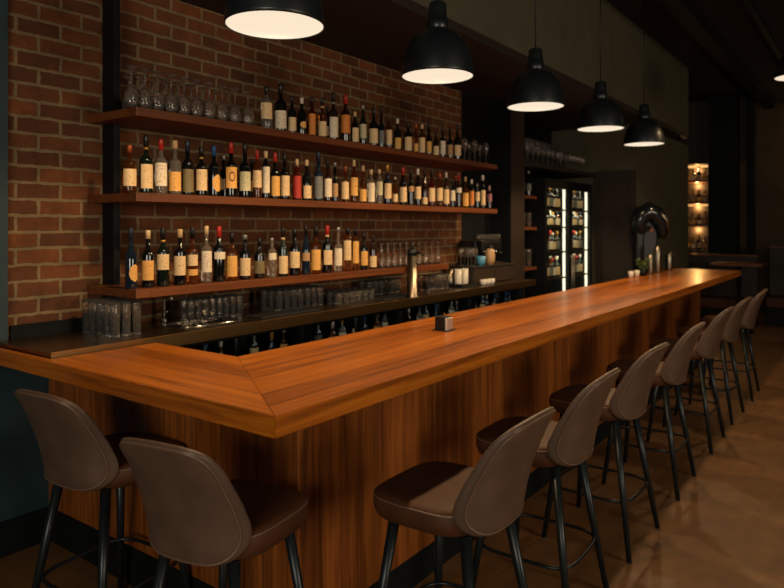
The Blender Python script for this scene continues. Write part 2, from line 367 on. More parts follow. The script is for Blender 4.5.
# napkin holder
z = 3.37; t = thing('napkin_holder', 'small black and steel napkin holder standing alone on the bar top', 'napkin holder', (-1.775, 2.87, BT), 0.05)
bx('base', M['blackplastic'], t, -0.045, 0.045, -0.045, 0.045, 0, 0.004, bev=0.001)
bx('body', M['blackplastic'], t, -0.034, 0.024, -0.034, 0.036, 0.004, 0.07, bev=0.003)
bx('steel_plate', flat('satin_plate', srgb(215, 205, 190), 0.5, 0.6), t, 0.024, 0.034, -0.032, 0.034, 0.004, 0.064, bev=0.002)

# ------------------------------------------------------------------ back counter with sink
CT = 1.098
t = thing('back_counter', 'steel-edged dark back counter under the bottle shelves', 'counter', (0, 0, 0))
b = BM()
SX0, SX1, SY0, SY1 = -3.02, -2.78, 2.05, 2.42
XB, XF, Y0, Y1 = -3.148, -2.65, 1.335, 5.95
box(b, XB, XF - 0.006, Y0, SY0, CT - 0.05, CT); box(b, XB, XF - 0.006, SY1, Y1, CT - 0.05, CT)
box(b, XB, SX0, SY0, SY1, CT - 0.05, CT); box(b, SX1, XF - 0.006, SY0, SY1, CT - 0.05, CT)
obj('worktop', b, M['counter'], t)
bx('front_edge', flat('bronze_edge', srgb(170, 132, 84), 0.35, 1.0), t, XF - 0.006, XF, Y0, Y1, CT - 0.055, CT + 0.004, bev=0.001)
bx('backsplash', M['dark'], t, XB, XB + 0.014, 1.40, 1.80, CT, CT + 0.06)
b = BM(); n = 28; rings = []
cx, cy = (SX0 + SX1) / 2, (SY0 + SY1) / 2
def oval(hx, hy, z, e=3.5):
    out = []
    for k in range(n):
        a = 2 * PI * k / n; c_, s_ = math.cos(a), math.sin(a)
        out.append(b.verts.new((cx + hx * math.copysign(abs(c_) ** (2 / e), c_), cy + hy * math.copysign(abs(s_) ** (2 / e), s_), z)))
    return out
for hx, hy, z in ((0.14, 0.205, CT + 0.001), (0.138, 0.203, CT + 0.007), (0.112, 0.172, CT + 0.007), (0.106, 0.166, CT - 0.005), (0.098, 0.156, CT - 0.04), (0.03, 0.04, CT - 0.046)): rings.append(oval(hx, hy, z))
for p, q in zip(rings, rings[1:]):
    for k in range(n): b.faces.new((p[k], p[(k + 1) % n], q[(k + 1) % n], q[k])).smooth = True
b.faces.new(rings[-1]); obj('sink', b, M['chrome'], t)
# faucet
fy, fz = on_x(164, -3.06)
t = thing('faucet', 'slim chrome faucet behind the sink on the back counter', 'faucet', (-3.06, fy, CT))
b = BM(); lathe(b, [(0, 0), (0.022, 0), (0.022, 0.012), (0.014, 0.02), (0, 0.02)], 16); obj('base', b, M['chrome'], t)
b = BM(); tube(b, [(0, 0, 0.018), (0, 0, 0.11), (0.012, 0, 0.135), (0.035, 0, 0.145), (0.058, 0, 0.14), (0.07, 0, 0.12)], [0.011, 0.010, 0.010, 0.010, 0.009, 0.009], 10); obj('spout', b, M['chrome'], t)
b = BM(); tube(b, [(0, 0.012, 0.05), (0, 0.035, 0.06)], 0.005, 8); obj('handle', b, M['chrome'], t)
# dark bar mats on the counter
for (p0, p1, lab) in ((243, 300, 'black rubber bar mat on the back counter, behind the tumblers in the middle'), (366, 398, 'black rubber bar mat on the back counter, left of the steel tap tower')):
    ya, _ = on_x(p0, -2.88); yb, _ = on_x(p1, -2.88)
    b = BM(); box(b, -2.86, -2.725, ya, yb, CT, CT + 0.008, 0.002)
    for k in range(10): yy = ya + (yb - ya) * (k + 0.5) / 10; box(b, -2.852, -2.733, yy - 0.006, yy + 0.006, CT + 0.008, CT + 0.011)
    tag(obj('bar_mat', b, M['rubber']), lab, 'bar mat', 'rubber bar mats')
# tap tower
ty, tz = on_x(412, -2.697)
t = thing('tap_tower', 'tall round steel tap tower with black top on the back counter', 'tap', (-2.697, ty, CT))
b = BM(); lathe(b, [(0, 0), (0.044, 0), (0.044, 0.008), (0.036, 0.014), (0.034, 0.30), (0, 0.30)], 24); obj('column', b, M['steel'], t)
b = BM(); lathe(b, [(0, 0.30), (0.036, 0.30), (0.036, 0.335), (0.026, 0.345), (0, 0.345)], 24); obj('cap', b, M['blackplastic'], t)
b = BM(); tube(b, [(0.03, 0, 0.318), (0.085, 0, 0.322), (0.09, 0, 0.30)], 0.009, 8); obj('spout', b, M['blackplastic'], t)
b = BM(); tube(b, [(0.0, 0, 0.343), (0.0, 0.0, 0.39)], [0.008, 0.012], 8); obj('handle', b, M['blackplastic'], t)

# under-counter coolers
def cooler(y0, y1, lab):
    t = thing('bar_cooler', lab, 'cooler', (-2.93, (y0 + y1) / 2, 0.08), 0, 'coolers under the back counter')
    hw = (y1 - y0) / 2 - 0.003; H = CT - 0.055 - 0.085 - 0.08 + 0.08
    b = BM(); box(b, -0.19, -0.17, -hw, hw, 0, H); box(b, -0.17, 0.16, -hw, -hw + 0.02, 0, H); box(b, -0.17, 0.16, hw - 0.02, hw, 0, H)
    box(b, -0.17, 0.16, -hw, hw, H - 0.02, H); box(b, -0.17, 0.16, -hw + 0.02, hw - 0.02, 0, 0.02); obj('cabinet', b, M['blackmetal'], t)
    bx('plinth', M['dark'], t, -0.19, 0.14, -hw, hw, -0.08, -0.0005)
    bx('shelf', M['steel'], t, -0.165, 0.15, -hw + 0.02, hw - 0.02, 0.675, 0.683)
    for s in (-1, 1):
        a0, a1 = (-hw, -0.002) if s < 0 else (0.002, hw)
        b = BM(); box(b, 0.162, 0.185, a0, a0 + 0.03, 0.02, H); box(b, 0.162, 0.185, a1 - 0.03, a1, 0.02, H)
        box(b, 0.162, 0.185, a0 + 0.03, a1 - 0.03, H - 0.028, H); box(b, 0.162, 0.185, a0 + 0.03, a1 - 0.03, 0.02, 0.06); d = obj('door', b, M['blackmetal'], t)
        bx('pane', M['pane'], d, 0.170, 0.175, a0 + 0.03, a1 - 0.03, 0.06, H - 0.028)
        hy = (a1 - 0.015) if s < 0 else (a0 + 0.015)
        b = BM(); tube(b, [(0.186, hy, 0.5), (0.2, hy, 0.52), (0.2, hy, 0.74), (0.186, hy, 0.76)], 0.005, 8); obj('handle', b, M['steel'], d)
    ld = bpy.data.lights.new('cooler_fill', 'AREA'); ld.shape = 'RECTANGLE'; ld.size = 0.02; ld.size_y = (y1 - y0) * 0.8; ld.energy = 0.35; ld.color = (1, 0.92, 0.8)  # added fill inside the cooler to brighten its bottles
    lo = bpy.data.objects.new('cooler_fill', ld); COL.objects.link(lo); lo.location = (-2.93 + 0.14, (y0 + y1) / 2, 0.08 + H - 0.024); lo.rotation_euler = (0, math.radians(-25), 0)
    return t
CY = [1.9, 2.9, 3.9, 4.9, 5.88]
for k, (a, c) in enumerate(zip(CY, CY[1:])):
    cooler(a, c, ['leftmost black under-counter cooler, nearest the sink', 'black under-counter cooler, second from left below the bottle shelves',
                  'black under-counter cooler, third from left, near the steel tap tower', 'rightmost black under-counter cooler, below the coffee machine'][k])

# ------------------------------------------------------------------ bottle shelves
SHX = -2.735
SH = {'bottom': (1.313, 1.765, 4.50), 'middle': (1.758, 1.765, 5.32), 'top': (2.15, 1.765, 5.32)}
for nm, (zt, ya, yb) in SH.items():
    b = BM(); box(b, -3.149, SHX, ya, 1.841, zt - 0.04, zt, 0.0015, 1); box(b, -3.044, SHX, 1.841, 1.88, zt - 0.04, zt); box(b, -3.149, SHX, 1.88, yb, zt - 0.04, zt, 0.0015, 1)
    tag(obj('wall_shelf', b, M['shelfwood']), f'{nm} long reddish-brown wooden bottle shelf on the brick wall', 'shelf', 'bottle shelves on the brick wall')

# ------------------------------------------------------------------ bottles
def label_patch(bm, r, z0, z1, a, oval=False):
    uvl = bm.loops.layers.uv.new('UVMap'); nc, nr = 12, (10 if oval else 1)
    g = []
    for j in range(nr + 1):
        v = j / nr; w = a * (math.sqrt(max(0.02, 1 - (2 * v - 1) ** 2)) if oval else 1)
        g.append([(bm.verts.new((r * math.cos(w * (2 * i / nc - 1)), r * math.sin(w * (2 * i / nc - 1)), z0 + (z1 - z0) * v)), i / nc, v) for i in range(nc + 1)])
    for j in range(nr):
        for i in range(nc):
            q = (g[j][i], g[j][i + 1], g[j + 1][i + 1], g[j + 1][i]); f = bm.faces.new([x[0] for x in q]); f.smooth = True
            for lp, x in zip(f.loops, q): lp[uvl].uv = (x[1], x[2])
def bottle(name, loc, r, h, gl, cap, labs, label, group, kind='wine', band=None, turn=0.0, capf=None, n=20):
    """labs = [(material key, bottom fraction, top fraction, oval?)]"""
    toward = math.atan2(-loc[1], -loc[0]) * 0.75 + turn
    t = thing(name, label, 'bottle', loc, toward, group)
    top_lab = max([l[2] for l in labs] + [0.4])
    s = min(0.74, max({'wine': 0.56, 'spirit': 0.58, 'slope': 0.46, 'slim': 0.5}[kind], top_lab + 0.02)) * h
    rn = {'wine': 0.36, 'spirit': 0.33, 'slope': 0.34, 'slim': 0.42}[kind] * r; rn = max(rn, 0.0085)
    ns = min({'wine': s + r * 1.15, 'spirit': s + r * 0.85, 'slope': max(s + r * 2.2, h * 0.74), 'slim': s + r * 1.3}[kind], 0.86 * h)
    prof = [(0, 0.004), (r * 0.7, 0.004), (r * 0.9, 0.0), (r * 0.97, 0.003), (r, 0.01), (r, s)]
    if kind == 'slope': prof += [(r * 0.93, s + (ns - s) * 0.25), (rn + (r - rn) * 0.45, s + (ns - s) * 0.6), (rn + (r - rn) * 0.12, s + (ns - s) * 0.88), (rn, ns)]
    else: prof += [(r * 0.97, s + (ns - s) * 0.2), (r * 0.86, s + (ns - s) * 0.42), (rn + (r - rn) * 0.42, s + (ns - s) * 0.66), (rn + (r - rn) * 0.12, s + (ns - s) * 0.86), (rn, ns)]
    prof += [(rn, h * 0.97), (0, h * 0.97)]
    b = BM(); lathe(b, prof, n); obj('glass_body', b, G[gl], t)
    cf = capf if capf else {'cream': 0.15, 'white': 0.16, 'copper': 0.16, 'silver': 0.1}.get(cap, 0.2)
    cz = max(h * (1 - cf), ns + 0.002)
    rc = rn * 1.13 if kind != 'spirit' else rn * 1.3
    b = BM(); lathe(b, [(rn * 1.01, cz), (rc, cz), (rc, h - 0.004), (rc * 0.9, h), (0, h)], 14); obj('cap', b, M['cork'] if (cap == 'cream' and kind == 'spirit') else CM[cap], t)
    if band and ns < cz - 0.012:
        b = BM(); z0 = cz - 0.012; lathe(b, [(rn, z0), (rn * 1.12, z0), (rn * 1.12, cz - 0.0005), (rn, cz - 0.0005)], 14); obj('neck_band', b, CM[band], t)
    for (lk, a0, a1, ov) in labs:
        b = BM(); label_patch(b, r + 0.0008, a0 * h, min(a1 * h, s - 0.002), 1.15 if not ov else 1.0, ov); obj('label', b, LM[lk], t)
    return t
# each: column, top, base, width (px), glass, cap, [label colour, y top, y bottom, (oval)], shape, band
TOP = [
 (266.6, 84, 127.4, 11.5, 'clear', 'black', [('cream', 101, 117)], 'wine', None), (280.6, 81, 128.7, 12, 'black', 'black', [('redmark', 108, 127)], 'wine', None),
 (292, 93, 130.6, 8.5, 'black', 'black', [('cream', 114.6, 128)], 'wine', None), (301.7, 94, 132, 9, 'black', 'white', [('gold', 118, 125, 1)], 'wine', None),
 (312, 93, 133, 7.5, 'red', 'black', [('orange', 110, 130.6)], 'slim', None), (322.4, 94, 135, 8.6, 'amber', 'black', [('cream', 118, 133)], 'spirit', 'cream'),
 (333.3, 89, 136.8, 9.5, 'brown', 'black', [('white', 114, 134)], 'wine', 'silver'), (345.4, 92, 140, 9.6, 'brown', 'red', [('orange', 113, 131)], 'wine', None),
 (355, 108.7, 140.6, 7.5, 'black', 'cream', [('cream', 125, 138.7)], 'wine', None), (363, 103, 142.5, 7, 'green', 'silver', [('pale', 122, 136)], 'slope', None),
 (373.6, 106, 144, 9, 'black', 'black', [('cream', 126.6, 141)], 'wine', None), (381.3, 103.6, 145, 6.2, 'black', 'black', [('grey', 128, 141)], 'slim', None),
 (388.8, 110.6, 147, 7, 'amber', 'brown', [('cream', 128, 142)], 'slope', None), (397.5, 115.7, 147.6, 7, 'black', 'white', [('gold', 135, 147)], 'wine', None),
 (408, 120, 150, 8, 'black', 'black', [('cream', 135, 149)], 'wine', None), (416, 121, 150.5, 5, 'amber', 'copper', [('gold', 141, 150)], 'slope', None),
 (422, 121, 151, 6.5, 'amber', 'cream', [('cream', 134.5, 150.5)], 'slim', None), (428.9, 121, 153, 5.6, 'black', 'black', [('gold', 139, 150)], 'slim', None),
 (436, 129, 153.7, 6, 'brown', 'black', [('cream', 143.5, 153)], 'wine', None), (442.6, 125, 155.6, 6, 'black', 'black', [('white', 139, 152.4)], 'wine', None),
 (450, 125, 157, 5.6, 'black', 'black', [('tan', 143, 153.7)], 'slim', None), (457.4, 123, 158, 7, 'black', 'black', [('cream', 143.5, 154)], 'wine', None)]
MID = [
 (129.6, 142.9, 190.7, 13, 'amber', 'copper', [('cream', 167, 184)], 'spirit', None), (146, 133, 191, 12.6, 'green', 'black', [('cream', 162, 186)], 'wine', 'gold'),
 (161, 137, 192, 12, 'clear', 'red', [('redmark', 161, 184)], 'wine', None), (175, 138.4, 192.6, 12.4, 'clear', 'cream', [('gold', 170, 189)], 'spirit', None),
 (187.6, 138.4, 193, 11.5, 'black', 'navy', [('olive', 167, 191)], 'wine', None), (201.4, 145.4, 194.5, 11.3, 'black', 'black', [('cream', 168, 189)], 'wine', 'gold'),
 (214, 144, 195, 11.3, 'black', 'blue', [('gold', 173, 190, 1)], 'wine', None), (231, 141, 196, 11.4, 'black', 'red', [('ring', 166, 187)], 'wine', None),
 (245, 141.6, 196, 11.3, 'black', 'black', [('pale', 170, 189)], 'wine', None), (257, 149, 197, 9, 'amber', 'red', [('cream', 169, 186)], 'slope', None),
 (265.8, 150, 198, 7.8, 'black', 'cream', [('white', 166, 192)], 'slim', None), (275, 151.4, 198, 9.5, 'black', 'red', [('gold', 175, 194.6)], 'wine', None),
 (284.7, 152.4, 198, 9.6, 'black', 'black', [('cream', 174, 194)], 'wine', None), (297, 158, 199.4, 8.2, 'red', 'cream', [('red', 175, 198)], 'slope', None),
 (306.7, 158, 199, 9, 'black', 'cream', [('cream', 184, 197)], 'wine', None), (318.3, 151, 200.7, 9, 'blue', 'navy', [('grey', 176, 198)], 'slim', None),
 (327.8, 158, 200, 8, 'brown', 'black', [('white', 177, 195)], 'wine', None), (335, 161, 200.7, 6, 'black', 'silver', [('tan', 182, 195)], 'slim', None),
 (345.2, 166, 202.6, 7.6, 'amber', 'copper', [('cream', 182, 199)], 'spirit', None), (354, 159.8, 203, 7.6, 'amber', 'cream', [('gold', 177.6, 195.5)], 'wine', None),
 (363, 165, 203, 7, 'amber', 'cream', [('gold', 189, 202)], 'slope', None), (371, 169, 203.4, 7.4, 'clear', 'cream', [('white', 182.7, 202)], 'slim', None),
 (379.3, 169, 204, 6.6, 'clear', 'cream', [('pale', 181.5, 195)], 'slope', None), (387.4, 165, 205, 7.8, 'blue', 'gold', [('cream', 184, 199)], 'wine', None),
 (395, 178, 205.7, 5.4, 'amber', 'silver', [('cream', 195, 202.5)], 'slope', None), (403, 168, 206, 7.6, 'black', 'red', [('cream', 188, 202.5)], 'wine', None),
 (410.8, 170.6, 206, 6.6, 'black', 'black', [('tan', 186.6, 192)], 'wine', None), (417.8, 169, 206, 6.6, 'black', 'white', [('cream', 187, 199)], 'wine', None),
 (424.6, 170, 206.4, 6, 'brown', 'black', [('cream', 197.5, 205)], 'slope', None), (431.6, 170, 207, 6.8, 'red', 'black', [('cream', 188.5, 202)], 'wine', None),
 (439.6, 173.8, 207.2, 6.6, 'amber', 'copper', [('cream', 188.5, 201)], 'spirit', None), (446.2, 172.5, 207.6, 6.2, 'brown', 'white', [('cream', 189.7, 204)], 'wine', None),
 (452.6, 179.5, 207.8, 4.8, 'black', 'black', [('white', 191, 201)], 'slim', None), (458.7, 174, 208, 5.6, 'brown', 'red', [('white', 188.5, 193)], 'wine', None),
 (465.4, 177.6, 209, 6, 'amber', 'cream', [('gold', 194, 207)], 'spirit', None), (471.6, 180, 209, 5, 'black', 'white', [('orange', 191.7, 205.7)], 'slim', None),
 (477.3, 184.6, 209.5, 4.8, 'black', 'silver', [('cream', 193, 202)], 'wine', None), (482.8, 175.7, 209.5, 5, 'black', 'white', [('cream', 191, 205.7)], 'slim', None),
 (489.4, 186.6, 210, 5, 'brown', 'pink', [('mauve', 195, 202.5)], 'wine', None)]
LOW = [
 (131, 226.8, 287.4, 11.5, 'blue', 'navy', [('gold', 263, 280, 1)], 'slope', None), (148, 228.9, 286, 12, 'black', 'cream', [('gold', 259, 278.5)], 'wine', None),
 (163, 226.8, 284.7, 12.4, 'green', 'black', [('cream', 252.7, 268)], 'wine', 'gold'), (180, 228, 283.6, 11.6, 'black', 'cream', [('cream', 254.7, 273.8)], 'spirit', None),
 (192.4, 226.4, 282.6, 11, 'amber', 'black', [('cream', 253.6, 264.4), ('gold', 268, 274)], 'wine', None), (206.5, 226, 282.6, 10.4, 'clear', 'cream', [('redmark', 251, 272)], 'wine', None),
 (219, 226.5, 281.6, 12, 'black', 'red', [('white', 252, 259)], 'wine', None), (232, 232, 279.4, 10.8, 'amber', 'black', [('gold', 254.5, 275)], 'spirit', None),
 (245, 233.5, 278, 10.8, 'black', 'silver', [('cream', 256.5, 274)], 'wine', None), (259.6, 237, 277, 10.6, 'black', 'black', [('olive', 259.6, 272)], 'wine', None),
 (272, 237, 276.4, 8.8, 'clear', 'silver', [('white', 252, 258.4)], 'wine', None), (283, 226.5, 275, 9.6, 'green', 'black', [('cream', 254.5, 272)], 'wine', 'cream'),
 (294.7, 228, 274.4, 10.6, 'black', 'black', [('cream', 250.7, 266.7)], 'wine', None), (306, 225, 273.7, 8, 'blue', 'black', [('tan', 252, 260)], 'slope', None),
 (316, 226, 273, 9.6, 'amber', 'black', [('gold', 248.8, 269)], 'spirit', None), (327.2, 225, 272, 10, 'black', 'red', [('cream', 249.5, 264)], 'wine', 'cream'),
 (338.2, 226, 270.4, 8, 'clear', 'silver', [('white', 247, 264)], 'slim', None), (347.4, 227, 270, 8, 'amber', 'black', [('cream', 239.5, 259)], 'slim', None),
 (355.3, 227, 269, 7, 'amber', 'black', [('gold', 240, 261.7)], 'slim', None), (364, 232, 268.6, 7.4, 'black', 'black', [('gold', 250, 264)], 'wine', None),
 (373, 235.7, 268.6, 7.2, 'brown', 'black', [('cream', 255.6, 267)], 'wine', None)]
LN = {'redmark': 'white red-printed', 'ring': 'gold emblem', 'pale': 'pale', 'cream': 'cream', 'gold': 'gold', 'white': 'white', 'orange': 'orange', 'red': 'red', 'olive': 'olive',
      'grey': 'grey', 'tan': 'tan', 'mauve': 'mauve'}
for shelf, rows in (('top', TOP), ('middle', MID), ('bottom', LOW)):
    zt = SH[shelf][0]; n = len(rows)
    for i, (px, yt, yb, w, gl, cap, labs, kind, band) in enumerate(rows):
        X = -2.80 + random.uniform(-0.012, 0.008)
        Y, z = on_x(px, X); h = (yb - yt) * z / FPX; r = 0.5 * w * z / FPX
        ls = [(l[0], max(0.06, (yb - l[2]) / (yb - yt)), (yb - l[1]) / (yb - yt), len(l) > 3) for l in labs]
        shape = 'oval ' if ls[0][3] else ''
        lab = f'{GN[gl]} bottle, {shape}{LN[labs[0][0]]} label, {cap} cap, {from_end(i + 1, n)} among bottles on the {shelf} shelf'
        bottle('spirit_bottle' if kind == 'spirit' else 'wine_bottle', (X, Y, zt), r, h, gl, cap, ls, lab, f'bottles on the {shelf} shelf', kind, band, random.uniform(-0.25, 0.25) + (0.5 if ls[0][3] else 0))
# a few bottles in a second row, seen between the front ones
for shelf, px, hh, gl, cap, where in (('middle', 223.5, 0.236, 'black', 'silver', 'left of the emblem bottle'), ('middle', 252, 0.235, 'black', 'black', 'left of the red-capped amber bottle'),
                           ('middle', 455.5, 0.28, 'brown', 'copper', 'near the right end'), ('top', 327.5, 0.24, 'black', 'black', 'left of the silver-banded bottle')):
    X = -2.93; Y, z = on_x(px, X); zt = SH[shelf][0]
    bottle('wine_bottle', (X, Y, zt), 0.026, hh, gl, cap, [('cream', 0.2, 0.45, False)], f'{GN[gl]} bottle half hidden behind others, {shelf} shelf, {where}', f'second row bottles on the {shelf} shelf')

# ------------------------------------------------------------------ glasses
def glass_mesh(kind, h, r):
    b = BM(); w = 0.0018
    if kind == 'tumbler':
        lathe(b, [(0, 0), (r * 0.84, 0), (r * 0.88, 0.004), (r * 0.985, h * 0.86), (r, h * 0.88), (r, h), (r - w, h), (r - w, h * 0.88), (r * 0.86 - w, 0.012), (0, 0.012)], 36)
        for v in b.verts:                                   # fluted outside
            q = math.hypot(v.co.x, v.co.y)
            if q > r * 0.845 and v.co.z < h * 0.87 and round(math.atan2(v.co.y, v.co.x) / (2 * PI / 36)) % 3 == 0 and q > r * (0.86 + 0.1 * v.co.z / h): v.co.x *= 0.95; v.co.y *= 0.95
    elif kind == 'wine':
        lathe(b, [(0, 0), (r * 0.9, 0), (r * 0.9, 0.002), (0.006, 0.008), (0.004, h * 0.2), (0.004, h * 0.42), (r * 0.35, h * 0.47), (r * 0.8, h * 0.56), (r, h * 0.7), (r * 0.98, h * 0.85), (r * 0.9, h),
                  (r * 0.9 - w, h), (r * 0.98 - w, h * 0.85), (r - w, h * 0.7), (r * 0.8 - w, h * 0.565), (r * 0.33, h * 0.485), (0, h * 0.475)], 20)
    else:  # wine glass standing upside down on its rim
        return None
    me_b = b; return me_b
def glass_src(name, kind, h, r):
    b = glass_mesh('wine' if kind == 'inverted' else kind, h, r)
    if kind == 'inverted':
        for v in b.verts: v.co.z = h - v.co.z
    return obj(name, b, M['tumbler'] if kind == 'tumbler' else M['glass'])
first = {}
def place_glass(name, kind, h, r, loc, label, cat, group):
    k = (name, kind, round(h, 4), round(r, 4))
    if k not in first: o = first[k] = glass_src(name, kind, h, r)
    else: o = first[k].copy(); COL.objects.link(o)
    o.location = loc; o.rotation_euler = (0, 0, random.uniform(0, 6)); tag(o, label, cat, group); return o
# upturned wine glasses, left end of the top shelf
zt = SH['top'][0]
for row, X, xs, r in (('front', -2.79, [132 + 12.9 * k for k in range(10)], 0.033), ('back', -2.90, [130 + 12.2 * k for k in range(9)], 0.033), ('rear', -3.0, [128.5 + 12 * k for k in range(5)], 0.033)):
    for i, px in enumerate(xs):
        Y, z = on_x(px, X); lab = f'upside-down wine glass in the {row} row, left end of the top shelf, {from_end(i + 1, len(xs))}'
        if row == 'rear': lab = f'upside-down wine glass against the wall, left end of the top shelf, {from_end(i + 1, len(xs))}'
        place_glass('wine_glass', 'inverted', 0.19, r, (X, Y + random.uniform(-.003, .003), zt), lab, 'glass', 'upside-down glasses on the top shelf')
for i, px in enumerate([464.5, 469.5, 474.7, 480, 486]):
    X = -2.80 if i % 2 == 0 else -2.87; Y, z = on_x(px, X)
    place_glass('wine_glass', 'wine', 0.19, 0.026, (X, Y, zt), f'upright wine glass at the right end of the top shelf, {from_end(i + 1, 5)} of five', 'glass', 'upright glasses on the top shelf')
# lower shelf, right part
zt = SH['bottom'][0]
for row, X, xs in (('front', -2.80, [382 + 6.2 * k for k in range(10)]), ('back', -2.9, [381 + 6.4 * k for k in range(8)])):
    for i, px in enumerate(xs):
        Y, z = on_x(px, X)
        place_glass('wine_glass', 'inverted', 0.17, 0.023, (X, Y, zt), f'upside-down glass in the {row} row, right part of the bottom shelf, {from_end(i + 1, len(xs))}', 'glass', 'upside-down glasses on the bottom shelf')
# tumblers on the back counter
def block(kind, h, r, X0, dx, nx, Y0, dy, ny, what, group):
    for j in range(nx):
        for i in range(ny):
            row = 'front row' if j == 0 else ('back row' if j == nx - 1 else f'{nth(j + 1)} row')
            place_glass('tumbler', kind, h, r, (X0 - dx * j, Y0 + dy * i + random.uniform(-.002, .002), CT), f'{what}, {row}, {from_end(i + 1, ny)}', 'glass', group)
block('tumbler', 0.158, 0.0245, -2.80, 0.058, 5, 1.70, 0.053, 3, 'tall tumbler at left end of back counter', 'tall tumblers by the left end of the back counter')
block('tumbler', 0.12, 0.022, -2.93, 0.058, 2, 2.21, 0.047, 8, 'tumbler behind the sink', 'tumblers behind the sink')
block('tumbler', 0.125, 0.026, -2.90, 0.06, 3, 2.82, 0.06, 7, 'tumbler behind the rubber mat', 'tumblers behind the rubber mat')
block('tumbler', 0.075, 0.03, -2.84, 0.066, 3, 3.29, 0.068, 6, 'short tumbler right of tall ones under bottom shelf', 'short tumblers under the bottom shelf')
block('tumbler', 0.11, 0.028, -2.98, 0.065, 2, 3.80, 0.068, 6, 'tumbler left of the tap tower', 'tumblers left of the tap tower')
block('tumbler', 0.12, 0.028, -2.88, 0.065, 2, 4.42, 0.066, 5, 'tumbler right of the tap tower', 'tumblers right of the tap tower')

# ------------------------------------------------------------------ end of the back counter: cabinet, coffee machine
cab = thing('counter_cabinet', 'low dark cabinet standing on the right end of the back counter', 'cabinet', (-2.97, 5.42, CT))
bx('body', M['darkbrown'], cab, -0.17, 0.13, -0.36, 0.44, 0.0, 0.145, bev=0.003)
for s in (-0.17, 0.22): bx('door', M['darkbrown'], cab, 0.13, 0.142, s - 0.18, s + 0.2, 0.01, 0.135, bev=0.002)
bx('top_board', M['soffit'], cab, -0.172, 0.15, -0.37, 0.45, 0.145, 0.158, bev=0.002)
TZ = CT + 0.158
cm = thing('coffee_machine', 'black coffee machine with steel front on the low dark cabinet', 'coffee machine', (-3.0, 5.50, TZ))
bx('body', M['blackplastic'], cm, -0.12, 0.06, -0.2, 0.2, 0.0, 0.215, bev=0.012)
bx('drip_tray', M['steel'], cm, 0.06, 0.14, -0.19, 0.19, 0.0, 0.02, bev=0.003)
bx('front_hood', M['blackmetal'], cm, 0.06, 0.12, -0.19, 0.19, 0.13, 0.21, bev=0.008)
bx('cup_rail', M['steel'], cm, -0.12, 0.12, -0.2, 0.2, 0.215, 0.222, bev=0.002)
for s in (-0.09, 0.09):
    b = BM(); lathe(b, [(0, 0.10), (0.02, 0.10), (0.03, 0.112), (0.03, 0.13), (0, 0.13)], 16, (0.09, s, 0)); g = obj('brew_group', b, M['chrome'], cm)
    b = BM(); tube(b, [(0.11, s, 0.115), (0.17, s, 0.105)], [0.008, 0.011], 8); obj('handle', b, M['blackplastic'], g)
def cup_mesh(r, h):
    b = BM(); lathe(b, [(0, 0), (r * 0.6, 0), (r * 0.9, h * 0.35), (r, h), (r - 0.003, h), (r * 0.85, h * 0.4), (0, h * 0.12)], 18); return b
src = None
for i in range(7):
    o = obj('coffee_cup', cup_mesh(0.03, 0.055), M['glass']) if src is None else src.copy()
    if src is None: src = o
    else: COL.objects.link(o)
    o.location = (-2.92, 5.33 + 0.062 * i - 0.02, TZ + 0.222); tag(o, f'small glass cup on top of the coffee machine, {from_end(i + 1, 7)}', 'cup', 'cups on the coffee machine')
Y, z = on_x(486, -2.86)
b = cup_mesh(0.042, 0.085); o = obj('blue_cup', b, M['bluecer']); o.location = (-2.80, 5.24, CT + 0.158); o.location.x = -2.855; tag(o, 'light blue cup in front of the coffee machine', 'cup')
t = thing('storage_jar', 'beige oval jar with dark lid beside the blue cup', 'jar', (-2.862, 5.42, TZ))
b = BM(); lathe(b, [(0, 0), (0.03, 0), (0.044, 0.04), (0.046, 0.09), (0.034, 0.14), (0.024, 0.15), (0, 0.15)], 20); obj('body', b, M['beige'], t)
b = BM(); lathe(b, [(0.026, 0.15), (0.028, 0.15), (0.028, 0.165), (0.01, 0.18), (0, 0.18)], 16); obj('lid', b, M['blackplastic'], t)
for i in range(4):
    for j in range(2):
        o = place_glass('wine_glass', 'wine', 0.16, 0.028, (-2.90 - 0.07 * j, 5.085 + 0.062 * i - 0.002, TZ), f'stemmed glass left of the coffee machine on the low cabinet, {"front" if j == 0 else "back"} row, {from_end(i + 1, 4)}', 'glass', 'stemmed glasses on the low cabinet') if i < 3 else None
bx_tray = thing('serving_tray', 'dark tray with tall white holders at the right end of the back counter', 'tray', (-2.86, 4.90, CT))
bx('base', M['blackplastic'], bx_tray, -0.09, 0.09, -0.13, 0.12, 0, 0.008, bev=0.002)
b = BM(); box(b, -0.09, -0.084, -0.13, 0.12, 0.008, 0.03); box(b, 0.084, 0.09, -0.13, 0.12, 0.008, 0.03); box(b, -0.084, 0.084, -0.13, -0.124, 0.008, 0.03); box(b, -0.084, 0.084, 0.114, 0.12, 0.008, 0.03); obj('rim', b, M['blackplastic'], bx_tray)
def holder(loc, label, mat):
    b = BM(); lathe(b, [(0, 0), (0.028, 0), (0.03, 0.004), (0.031, 0.14), (0.028, 0.14), (0.027, 0.01), (0, 0.01)], 18); o = obj('tall_holder', b, mat); o.location = loc; return tag(o, label, 'holder', 'tall holders on the dark tray')
holder((-2.86, 4.85, CT + 0.008), 'tall white holder on the dark tray, left one of two', M['ceramic'])
holder((-2.86, 4.96, CT + 0.008), 'tall white holder on the dark tray, right one of two', M['ceramic'])
holder((-2.92, 4.82, CT + 0.008), 'tall dark holder at the back of the dark tray', M['steel'])
src = None
for i in range(3):
    o = obj('small_cup', cup_mesh(0.03, 0.05), M['ceramic']) if src is None else src.copy()
    if src is None: src = o
    else: COL.objects.link(o)
    o.location = (-2.745, 5.08 + 0.075 * i, CT); tag(o, f'small white cup in front of the low cabinet, {from_end(i + 1, 3)} of three', 'cup', 'white cups by the low cabinet')

